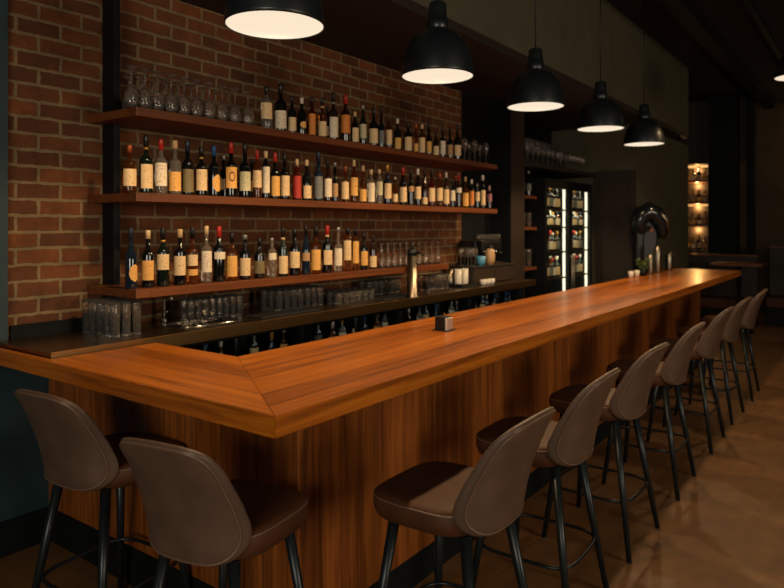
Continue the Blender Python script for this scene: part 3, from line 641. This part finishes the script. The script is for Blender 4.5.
# bottles seen inside the under-counter coolers
cols = ['blue', 'white', 'gold', 'silver', 'cream', 'white', 'blue', 'pink']
k = 0
for ci, (a, c) in enumerate(zip(CY, CY[1:])):
    nb = 8; nm = ['leftmost', 'second', 'third', 'rightmost'][ci]
    for i in range(nb):
        if random.random() < 0.1 and i not in (0, nb - 1): pass
        Y = a + 0.09 + (c - a - 0.18) * i / (nb - 1)
        cc = 'blue' if ci == 3 and i > 3 else cols[(i * 3 + ci) % 8]
        bottle('chilled_bottle', (-2.83 - 0.02 * (i % 2), Y, 0.08 + 0.683), 0.026, 0.235 + 0.02 * ((i * 7 + ci) % 3), ['clear', 'green', 'blue', 'amber'][(i + ci) % 4] if not (ci == 3 and i > 3) else 'blue', cc, [(['white', 'cream', 'grey', 'gold'][(i * 5 + ci) % 4], 0.3, 0.58, False)],
               f'{cc}-capped bottle in the {nm} under-counter cooler, {from_end(i + 1, nb)}', 'bottles in the under-counter coolers', 'wine', n=14)

# ------------------------------------------------------------------ narrow shelves and tall wine cooler beyond the partition
for nm, zt in (('lowest', 1.18), ('middle', 1.60), ('upper', 1.925)):
    b = BM(); box(b, -3.49, -2.93, 6.30, 6.6, zt - 0.03, zt, 0.002); tag(obj('side_shelf', b, M['shelfwood']), f'{nm} short wooden shelf between the partition and the wine cooler', 'shelf', 'short shelves beside the wine cooler')
    for i in range(3):
        if nm == 'upper': bottle('wine_bottle', (-2.98 - 0.05 * (i % 2), 6.345 + 0.08 * i, zt), 0.028, 0.26 - 0.03 * (i % 2), 'black', 'silver', [('grey', 0.2, 0.5, False)], f'dark bottle on the upper short shelf by the wine cooler, {from_end(i + 1, 3)} of three', 'bottles on the short shelf')
        else: place_glass('tumbler', 'tumbler', 0.15 if nm == 'middle' else 0.19, 0.03, (-2.98 - 0.03 * (i % 2), 6.345 + 0.08 * i, zt), f'glass on the {nm} short shelf by the wine cooler, {from_end(i + 1, 3)} of three', 'glass', f'glasses on the {nm} short shelf')
wc = thing('wine_cooler', 'tall black two-door wine cooler with lit shelves of bottles', 'wine cooler', (-2.85, 7.345, 0))
D, HW, HH = 0.6, 0.705, 2.12
b = BM(); box(b, -D, -D + 0.02, -HW, HW, 0, HH); box(b, -D + 0.02, -0.03, -HW, -HW + 0.03, 0, HH); box(b, -D + 0.02, -0.03, HW - 0.03, HW, 0, HH); box(b, -D + 0.02, -0.03, -0.02, 0.02, 0, HH)
box(b, -D + 0.02, -0.03, -HW + 0.03, HW - 0.03, HH - 0.05, HH); box(b, -D + 0.02, -0.03, -HW + 0.03, HW - 0.03, 0, 0.12); obj('cabinet', b, M['blackmetal'], wc)
bx('liner', M['coolerwall'], wc, -D + 0.021, -D + 0.03, -HW + 0.03, HW - 0.03, 0.12, HH - 0.05)
LV = [0.55, 0.86, 1.045, 1.325, 1.60, 1.82]
LV = [0.75, 1.04, 1.33, 1.605, 1.80]
for side, (a, c) in (('left', (-HW, 0.0)), ('right', (0.0, HW))):
    b = BM(); box(b, -0.03, 0.0, a + 0.004, a + 0.055, 0.02, HH, 0.003); box(b, -0.03, 0.0, c - 0.055, c - 0.004, 0.02, HH, 0.003); box(b, -0.03, 0.0, a + 0.055, c - 0.055, HH - 0.1, HH, 0.003); box(b, -0.03, 0.0, a + 0.055, c - 0.055, 0.02, 0.14, 0.003)
    d = obj('door', b, M['blackmetal'], wc); bx('pane', M['pane'], d, -0.018, -0.012, a + 0.055, c - 0.055, 0.14, HH - 0.1)
    b = BM(); hy = c - 0.03 if side == 'left' else a + 0.03; tube(b, [(0.0, hy, 0.85), (0.03, hy, 0.88), (0.03, hy, 1.25), (0.0, hy, 1.28)], 0.008, 8); obj('handle', b, M['steel'], d)
    bx('light_strip', M['led'], wc, -0.065, -0.04, c - 0.07, c - 0.058, 0.2, HH - 0.08)
    for lv in LV:
        ld = bpy.data.lights.new('cooler_shelf_fill', 'AREA'); ld.shape = 'RECTANGLE'; ld.size = 0.015; ld.size_y = 0.52; ld.energy = 0.9; ld.color = (1, 0.84, 0.56)  # added fill under each shelf to light bottles the strip misses
        lo = bpy.data.objects.new('cooler_shelf_fill', ld); COL.objects.link(lo); lo.location = (-2.85 - 0.033, 7.345 + (a + c) / 2, lv + {0.75: 0.26, 1.04: 0.26, 1.33: 0.245, 1.605: 0.17, 1.80: 0.24}[lv])
        lo.rotation_euler = (0, math.radians(28), 0)
    for lv in LV: bx('shelf', M['steel'], wc, -D + 0.04, -0.034, a + 0.035, c - 0.075, lv - 0.02, lv)
for side, (a, c) in (('left', (-HW, 0.0)), ('right', (0.0, HW))):
    for li, lv in enumerate(LV[1:]):
        nb = 5; hh = [0.22, 0.21, 0.16, 0.22][li]
        for i in range(nb):
            Y = 7.345 + a + 0.10 + 0.098 * i
            nm = ['lowest', 'second', 'third', 'top'][li]
            bottle('wine_bottle', (-2.85 - 0.075 - 0.008 * (i % 2), Y, lv), 0.036, hh + 0.01 * (i % 3), ['green', 'black', 'amber', 'black'][(i + li) % 4], ['gold', 'black', 'silver', 'red', 'white'][(i + li) % 5],
                   [(['white', 'cream', 'grey'][(i + li) % 3], 0.12, 0.5, False)], f'bottle on the {nm} visible shelf behind the {side} wine cooler door, {from_end(i + 1, nb)}', 'bottles in the wine cooler', 'wine', n=14)
b = BM(); box(b, -3.45, -2.83, 6.30, 8.1, 2.215, 2.26, 0.002); tag(obj('glass_shelf', b, M['soffit']), 'brown shelf board above the wine cooler holding two rows of glasses', 'shelf')
bx_o = BM(); box(bx_o, -3.40, -3.06, 6.32, 7.7, 2.26, 2.38, 0.003); tag(obj('riser_board', bx_o, M['soffit']), 'raised wooden step behind the front glasses above the wine cooler', 'riser')
for row, X, n_, zt in (('front', -2.93, 13, 2.26), ('raised back', -3.13, 9, 2.38)):
    for i in range(n_):
        place_glass('stem_glass', 'wine', 0.2, 0.034, (X, 6.37 + 0.13 * i, zt), f'wine glass in the {row} row above the wine cooler, {from_end(i + 1, n_)}', 'glass', 'wine glasses above the wine cooler')

# ------------------------------------------------------------------ stools
def sup(a, hx, hy, e):
    c_, s_ = math.cos(a), math.sin(a)
    return hx * math.copysign(abs(c_) ** (2 / e), c_), hy * math.copysign(abs(s_) ** (2 / e), s_)
def seat_pt(a, hx, hy, e):
    if math.sin(a) >= 0: return sup(a, hx, hy, e)
    x, y = sup(a, hx * 0.985, hy * 0.86, 2 + (e - 2) * 0.6); return x, y
def vv(q): return (1 - math.cos(PI * q)) / 2
def back_pt(u, v):
    """outer face of the reclined shell back; u across -1..1, v up 0..1; front of the stool is +y"""
    w = 0.212 - 0.028 * v
    x = w * u
    wing = 0.085 * (1 - v) + 0.03
    y = -0.200 - 0.115 * v + 0.02 * math.sin(PI * v) + wing * (0.35 * abs(u) ** 2.2 + 0.65 * abs(u) ** 6)
    zz = 0.640 + 0.368 * v + 0.010 * (1 - u * u) * (v ** 4)
    return Vector((x, y, zz))
def make_stool(label, group):
    t = thing('bar_stool', label, 'stool', (0, 0, 0), 0, group)
    # seat
    b = BM(); n = 40; rings = []
    for (hx, hy, z, e) in ((0.10, 0.09, 0.630, 2.5), (0.185, 0.175, 0.632, 3.6), (0.212, 0.205, 0.646, 4), (0.218, 0.213, 0.672, 4.2), (0.218, 0.213, 0.699, 4.2), (0.211, 0.206, 0.715, 4.2), (0.19, 0.185, 0.722, 4), (0.10, 0.10, 0.719, 3), ):
        rings.append([b.verts.new((*seat_pt(2 * PI * (k + 0.5) / n, hx, hy, e), z)) for k in range(n)])
    for p, q in zip(rings, rings[1:]):
        for k in range(n): b.faces.new((p[k], p[(k + 1) % n], q[(k + 1) % n], q[k])).smooth = True
    b.faces.new(list(reversed(rings[0]))); f = b.faces.new(rings[-1]); f.smooth = True
    s = obj('seat', b, M['leatherseat'], t); s.location = (0, 0.012, 0)
    b = BM(); tube(b, [(*seat_pt(2 * PI * (k + 0.5) / n, 0.2155, 0.2105, 4.2), 0.708) for k in range(n)], 0.0035, 6, closed=True); sp = obj('seam', b, M['piping'], s)
    # back shell: rounded trapezoid outline, reclined, thick with a rolled rim
    b = BM(); na = 56; T = 0.018
    def edge(a): 
        e = 6.5 if math.sin(a) > 0 else 4.2
        return sup(a, 1, 1, e)
    def shell(s_, a, side):
        p, q = edge(a); u, v = p * s_, 0.5 + 0.5 * q * s_
        m_ = back_pt(u, v); k_ = max(0.0, (s_ - 0.88) / 0.12)
        return m_ + Vector((0, side * T * math.sqrt(max(0, 1 - k_ * k_)), 0))
    scs = [0.0, 0.2, 0.4, 0.6, 0.75, 0.86, 0.91, 0.95, 0.98, 0.994, 1.0]
    prof = [(q, -1) for q in scs] + [(q, 1) for q in reversed(scs[:-1])]
    rings = []
    for q, sd in prof:
        rings.append([b.verts.new(shell(0, 0, sd))] if q == 0 else [b.verts.new(shell(q, 2 * PI * k / na, sd)) for k in range(na)])
    for p, q in zip(rings, rings[1:]):
        for k in range(na):
            k2 = (k + 1) % na
            f = b.faces.new((p[0], q[k], q[k2]) if len(p) == 1 else ((p[k], p[k2], q[0]) if len(q) == 1 else (p[k], p[k2], q[k2], q[k])))
            f.smooth = True
    bk = obj('backrest', b, M['leather'], t)
    b = BM(); tube(b, [shell(0.945, 2 * PI * k / na, -1) for k in range(na)], 0.0042, 6, closed=True); obj('piping', b, M['piping'], bk)
    for sx in (-1, 1):
        for sy in (-1, 1):
            b = BM(); tube(b, [(0.14 * sx, 0.135 * sy + 0.0, 0.64), (0.232 * sx, 0.205 * sy - (0.025 if sy < 0 else 0), 0.004)], [0.0195, 0.0125], 14); l = obj('leg', b, M['legmetal'], t)
            b = BM(); lathe(b, [(0, 0), (0.013, 0), (0.0135, 0.006), (0, 0.006)], 12, (0.232 * sx, 0.205 * sy - (0.025 if sy < 0 else 0), 0)); obj('foot', b, M['rubber'], l)
    b = BM(); tube(b, [Vector((*sup(2 * PI * k / 40, 0.205, 0.205, 4.5), 0.26)) + Vector((0, -0.006, 0)) for k in range(40)], 0.0075, 8, closed=True); obj('footrest', b, M['legmetal'], t)
    return t
SG = 'brown leather bar stools'
st = make_stool('brown leather stool nearest the camera at the short end of the bar', SG)
st.location = (-1.65, 1.39, 0); st.rotation_euler = (0, 0, 0.19)
sa = dup(st, (-2.44, 1.475, 0), 0.10, 'brown leather stool beside the teal wall at the short end of the bar')
sa.scale = (0.97, 1, 1); st.scale = (0.9, 1, 1)
XS = -1.19
SY = [1.95, 2.68, 3.47, 4.37, 5.36, 6.22, 7.12]
names = ['nearest brown leather stool along the front of the bar', 'second nearest brown stool along the long front of the bar', 'third nearest brown stool along the long front of the bar', 'middle one of seven brown stools along the front of the bar',
         'third farthest brown stool along the front of the bar', 'second farthest brown stool along the front of the bar', 'farthest brown stool along the front of the bar']
for i, y in enumerate(SY):
    q = dup(st, (XS + [0.015, 0.0, 0, 0, 0, 0.0, 0.01][i], y, 0), PI / 2 + [0.0, 0.03, -0.02, 0.02, 0, -0.03, 0.02][i], names[i]); q.scale = (1, 1, 1)

# ------------------------------------------------------------------ pendant lamps
LD = 0.185
def make_lamp(label, h):
    t = thing('pendant_lamp', label, 'lamp', (0, 0, h), 0, 'black pendant lamps')
    b = BM()
    out = [(LD, 0.0), (LD * 1.0, 0.012), (LD * 0.985, 0.055), (LD * 0.92, 0.112), (LD * 0.80, 0.165), (LD * 0.62, 0.205), (LD * 0.42, 0.229), (0.05, 0.238)]
    inn = [(r - 0.004, max(z - 0.004, 0.0)) for r, z in reversed(out)]
    lathe(b, out + inn, 48, closed=True); obj('shade', b, [M['lamp']], t)
    b = BM(); lathe(b, [(0, 0.222), (0.05, 0.234), (0.056, 0.244), (0.056, 0.285), (0.048, 0.291), (0.048, 0.325), (0.045, 0.332), (0.045, 0.368), (0.035, 0.38), (0, 0.38)], 24); obj('socket', b, M['lamp'], t)
    b = BM(); lathe(b, [(0, 0.003), (LD - 0.006, 0.003), (LD - 0.006, 0.006), (0, 0.006)], 48); obj('lens', b, M['lens'], t)
    b = BM(); tube(b, [(0, 0, 0.378), (0, 0, CEIL - h - 0.02)], 0.0045, 8); obj('cord', b, M['blackplastic'], t)
    b = BM(); lathe(b, [(0, CEIL - h - 0.03), (0.04, CEIL - h - 0.028), (0.055, CEIL - h), (0, CEIL - h)], 20); obj('canopy', b, M['lamp'], t)
    return t
# frosted lens: glows itself and lets the bulb behind it through
m = bpy.data.materials.new('frosted_lens'); m.use_nodes = True; nt = m.node_tree; nt.nodes.clear()
o_ = N(nt, 'ShaderNodeOutputMaterial'); mx = N(nt, 'ShaderNodeMixShader', Fac=0.5); tr = N(nt, 'ShaderNodeBsdfTransparent'); em = N(nt, 'ShaderNodeEmission')
em.inputs['Color'].default_value = (1.0, 0.82, 0.61, 1); em.inputs['Strength'].default_value = 1.29
nt.links.new(tr.outputs[0], mx.inputs[1]); nt.links.new(em.outputs[0], mx.inputs[2]); nt.links.new(mx.outputs[0], o_.inputs['Surface']); M['lens'] = m
LX = -1.82
lamps = []
for px, dh, who in ((275, 2.348, 'first and nearest'), (437.5, 2.365, 'second'), (535.5, 2.385, 'third'), (600.5, 2.39, 'fourth'), (644, 2.39, 'fifth and farthest')):
    Y, z = on_x(px, LX); lamps.append((LX, Y, dh, f'{who} of the five black dome pendant lamps hanging over the bar'))
lamps.append((-0.61, 7.1, 2.97, 'black pendant lamp hanging apart near the right edge, away from the bar'))
LAMP_W, LAMP_C = 172.0, (1.0, 0.68, 0.36)
for x, y, h, lab in lamps:
    t = make_lamp(lab, h); t.location = (x, y, h)
    ld = bpy.data.lights.new('bulb_light', 'SPOT'); ld.energy = LAMP_W; ld.color = LAMP_C; ld.spot_size = math.radians(146); ld.spot_blend = 0.35; ld.shadow_soft_size = 0.035
    lo = bpy.data.objects.new('bulb_light', ld); COL.objects.link(lo); lo.location = (x, y, h + 0.06)

# ------------------------------------------------------------------ far end of the bar
def shaker(loc, h, r, label):
    t = thing('cocktail_shaker', label, 'shaker', loc, 0, 'steel shakers at the far end of the bar')
    b = BM(); lathe(b, [(0, 0), (r * 0.8, 0), (r * 0.84, 0.006), (r, h * 0.72), (r * 0.98, h * 0.74), (0, h * 0.74)], 20); obj('body', b, M['steel'], t)
    b = BM(); lathe(b, [(r * 0.99, h * 0.74), (r * 1.0, h * 0.745), (r * 0.95, h * 0.86), (r * 0.6, h * 0.94), (r * 0.5, h), (0, h)], 20); obj('lid', b, M['steel'], t); return t
for px, h_, r_, lab in ((650, 0.225, 0.042, 'left shorter steel cocktail shaker at the far end of the bar'), (657.5, 0.31, 0.045, 'tallest steel cocktail shaker at the far end of the bar'), (669, 0.215, 0.045, 'right steel cocktail shaker at the far end of the bar')):
    Y, z = on_x(px, -2.03); shaker((-2.03, Y, BT), h_, r_, lab)
t = thing('service_stand', 'dark stand behind the far end of the bar carrying the arched dispenser', 'stand', (-2.25, 8.13, 0))
bx('body', M['dark'], t, -0.15, 0.15, -0.17, 0.17, 0, 1.06, bev=0.004); bx('top_board', M['blackmetal'], t, -0.16, 0.16, -0.18, 0.18, 1.06, 1.085, bev=0.003)
t = thing('drink_dispenser', 'glossy black arched drink dispenser behind the steel shakers', 'dispenser', (-2.22, 8.13, 1.085), TH)
bx('base', M['blackplastic'], t, -0.13, 0.13, -0.1, 0.1, 0, 0.05, bev=0.012)
b = BM(); box(b, -0.15, -0.05, -0.07, 0.07, 0.05, 0.52, 0.03, 3); box(b, -0.06, 0.14, 0.0, 0.09, 0.05, 0.62, 0.03, 3); obj('stand', b, M['blackplastic'], t)
b = BM(); tube(b, [(-0.1, 0, 0.42), (-0.1, 0, 0.56), (-0.06, 0, 0.66), (0.02, 0, 0.70), (0.1, 0, 0.66), (0.16, 0, 0.56), (0.18, 0, 0.46), (0.17, 0, 0.38)], [0.07, 0.095, 0.11, 0.115, 0.11, 0.095, 0.07, 0.045], 18); obj('hood', b, flat('gloss_black', srgb(24, 28, 30), 0.15), t)
b = BM(); tube(b, [(0.12, -0.11, 0.69), (0.19, -0.10, 0.59), (0.22, -0.08, 0.46)], [0.012, 0.02, 0.012], 10); obj('hood_highlight', b, M['steel'], t)  # curved steel tube standing in for a highlight on the glossy hood
b = BM(); tube(b, [(0.02, -0.03, 0.5), (0.02, -0.09, 0.48)], [0.03, 0.022], 12); obj('spout', b, M['chrome'], t)
# herb pot and small cups
Y, z = on_x(643, -2.03)
t = thing('herb_pot', 'small pot of green herbs left of the steel shakers on the bar', 'plant', (-2.03, Y, BT))
b = BM(); lathe(b, [(0, 0), (0.035, 0), (0.045, 0.075), (0.041, 0.075), (0.036, 0.06), (0, 0.06)], 18); obj('pot', b, M['blackmetal'], t)
b = BM()
for k in range(46):
    a = random.uniform(0, 2 * PI); l = random.uniform(0.05, 0.12); d = Vector((math.cos(a) * 0.7, math.sin(a) * 0.7, random.uniform(0.5, 1.4))).normalized()
    p = Vector((math.cos(a) * 0.012, math.sin(a) * 0.012, 0.055)) + d * l; s = d.cross(Vector((0, 0, 1))).normalized() * 0.013; q = d * 0.03
    c0 = b.verts.new(p - q * 0.2); c1 = b.verts.new(p + s + q * 0.5); c2 = b.verts.new(p + q * 1.3); c3 = b.verts.new(p - s + q * 0.5); b.faces.new((c0, c1, c2, c3))
    tube(b, [(math.cos(a) * 0.008, math.sin(a) * 0.008, 0.055), p], 0.0012, 4)
obj('foliage', b, M['leaf'], t)
for px, lab in ((631, 'left small white cup beside the herb pot on the bar'), (637, 'right small white cup beside the herb pot on the bar')):
    Y, z = on_x(px, -2.04)
    o = obj('small_cup', cup_mesh(0.028, 0.07), M['ceramic']); o.location = (-2.04, Y, BT); tag(o, lab, 'cup', 'white cups at the far end of the bar')

# ------------------------------------------------------------------ dining area behind
t = thing('display_cabinet', 'warmly lit bottle display cabinet on the far wall', 'cabinet', (-2.62, 12.7, 0))
b = BM(); box(b, -0.22, 0.22, 0.14, 0.16, 0, 2.75); box(b, -0.24, -0.22, -0.18, 0.16, 0, 2.75); box(b, 0.22, 0.24, -0.18, 0.16, 0, 2.75); box(b, -0.22, 0.22, -0.18, 0.14, 0, 1.2); box(b, -0.22, 0.22, -0.18, 0.14, 2.7, 2.75); obj('frame', b, M['soffit'], t)
for zz in (1.62, 2.02, 2.4): bx('shelf', M['shelfwood'], t, -0.215, 0.215, -0.15, 0.135, zz - 0.015, zz)
bx('light_strip', emit('cabinet_light', (1, 0.5, 0.16, 1), 1.3), t, -0.2, 0.2, 0.1, 0.13, 2.66, 2.695)
bx('light_strip', emit('cabinet_light_low', (1, 0.5, 0.16, 1), 1.1), t, -0.2, 0.2, 0.11, 0.13, 1.975, 2.0)
for zz in (1.58, 1.98, 2.36, 2.64):
    light_ = bpy.data.lights.new('cabinet_bulb', 'POINT'); light_.energy = 6; light_.color = (1, 0.5, 0.16); light_.shadow_soft_size = 0.02
    lo = bpy.data.objects.new('cabinet_bulb', light_); COL.objects.link(lo); lo.location = (-2.62, 12.78, zz - 0.03)
k = 0
for zz, nm in ((1.2, 'lowest'), (1.62, 'second'), (2.02, 'third'), (2.4, 'top')):
    for i in range(4):
        k += 1
        bottle('spirit_bottle', (-2.62 - 0.15 + 0.1 * i, 12.66, zz), 0.04, 0.22 + 0.02 * ((i + k) % 3), ['amber', 'brown', 'amber', 'clear'][(i + k) % 4], ['black', 'gold', 'copper'][i % 3], [(['cream', 'gold', 'tan'][(k + i) % 3], 0.15, 0.45, False)],
               f'bottle on the {nm} shelf of the warmly lit display cabinet, {from_end(i + 1, 4)}', 'bottles in the display cabinet', 'spirit', n=12)
def table(x, y, label, w=0.7, d=0.7, h=0.76):
    t = thing('dining_table', label, 'table', (x, y, 0), 0, 'tables in the dining area')
    bx('tabletop', M['shelfwood'], t, -w / 2, w / 2, -d / 2, d / 2, h - 0.035, h, bev=0.004)
    b = BM(); lathe(b, [(0, 0), (0.22, 0), (0.22, 0.015), (0.035, 0.04), (0.035, h - 0.04), (0, h - 0.04)], 20); obj('pedestal', b, M['blackmetal'], t)
def booth(x, y, label, w=1.3, h=1.2):
    t = thing('booth_bench', label, 'bench', (x, y, 0), 0, 'booth benches in the dining area')
    bx('seat', M['leatherseat'], t, -w / 2, w / 2, -0.3, 0.2, 0.3, 0.46, bev=0.02); bx('base', M['dark'], t, -w / 2, w / 2, -0.25, 0.2, 0, 0.3)
    bx('backrest', M['darkbrown'], t, -w / 2, w / 2, 0.2, 0.3, 0, h, bev=0.006); bx('top_rail', M['shelfwood'], t, -w / 2 - 0.01, w / 2 + 0.01, 0.19, 0.31, h, h + 0.03, bev=0.004)
table(-1.75, 11.4, 'dark table in front of the lit display cabinet', h=1.05); table(-0.55, 11.7, 'dark table by the far wall, right of the pillar', h=1.05)
booth(-2.2, 11.95, 'dark booth bench in front of the lit display cabinet', 1.2, 1.12); booth(-0.75, 12.6, 'dark booth bench against the far olive wall', 1.5, 1.25); booth(0.6, 11.0, 'dark booth bench at the far right edge', 1.3, 1.15)

# ------------------------------------------------------------------ light, camera
def light(name, kind, loc, energy, col, size=1.0, aim=None, sy=None):
    ld = bpy.data.lights.new(name, kind); ld.energy = energy; ld.color = col
    if kind == 'AREA':
        ld.size = size
        if sy: ld.shape = 'RECTANGLE'; ld.size_y = sy
    else: ld.shadow_soft_size = size
    o = bpy.data.objects.new(name, ld); COL.objects.link(o); o.location = loc
    if aim: o.rotation_euler = (Vector(aim) - Vector(loc)).to_track_quat('-Z', 'Y').to_euler()
    return o
light('room_fill', 'AREA', (0.9, -3.4, 2.0), 105, (1.0, 0.92, 0.78), 2.2, aim=(-1.6, 1.5, 1.0), sy=1.5)  # added soft fill from behind the camera, no fixture modelled
light('dining_fill', 'AREA', (5.2, 2.2, 2.0), 130, (1.0, 0.84, 0.64), 2.4, aim=(-1.0, 3.5, 0.8), sy=1.6)  # added fill panel out of view, brightens the stool backs
light('far_wall_light', 'POINT', (-0.4, 13.3, 2.9), 8, (1.0, 0.62, 0.28), 0.08)
w = bpy.data.worlds.new('dim_room'); scn.world = w; w.use_nodes = True
w.node_tree.nodes['Background'].inputs['Color'].default_value = (0.30, 0.42, 0.45, 1); w.node_tree.nodes['Background'].inputs['Strength'].default_value = 0.02

cd = bpy.data.cameras.new('camera'); cam = bpy.data.objects.new('camera', cd); COL.objects.link(cam)
cam.location = (0, 0, CAM_H); cam.rotation_euler = (PI / 2, 0, TH)
cd.sensor_fit = 'HORIZONTAL'; cd.sensor_width = 36; cd.lens = FPX / 784 * 36; cd.shift_y = -(294 - HORIZ) / 784
cd.clip_start = 0.05; cd.dof.use_dof = True; cd.dof.focus_distance = 2.7; cd.dof.aperture_fstop = 2.8
scn.camera = cam
scn.view_settings.view_transform = 'Standard'; scn.view_settings.look = 'None'; scn.view_settings.gamma = 1; scn.view_settings.exposure = 0
scn.cycles.use_denoising = True
scn.cycles.sample_clamp_indirect = 4.0
scn.cycles.caustics_reflective = False; scn.cycles.caustics_refractive = False
scn.cycles.max_bounces = 10; scn.cycles.transparent_max_bounces = 16
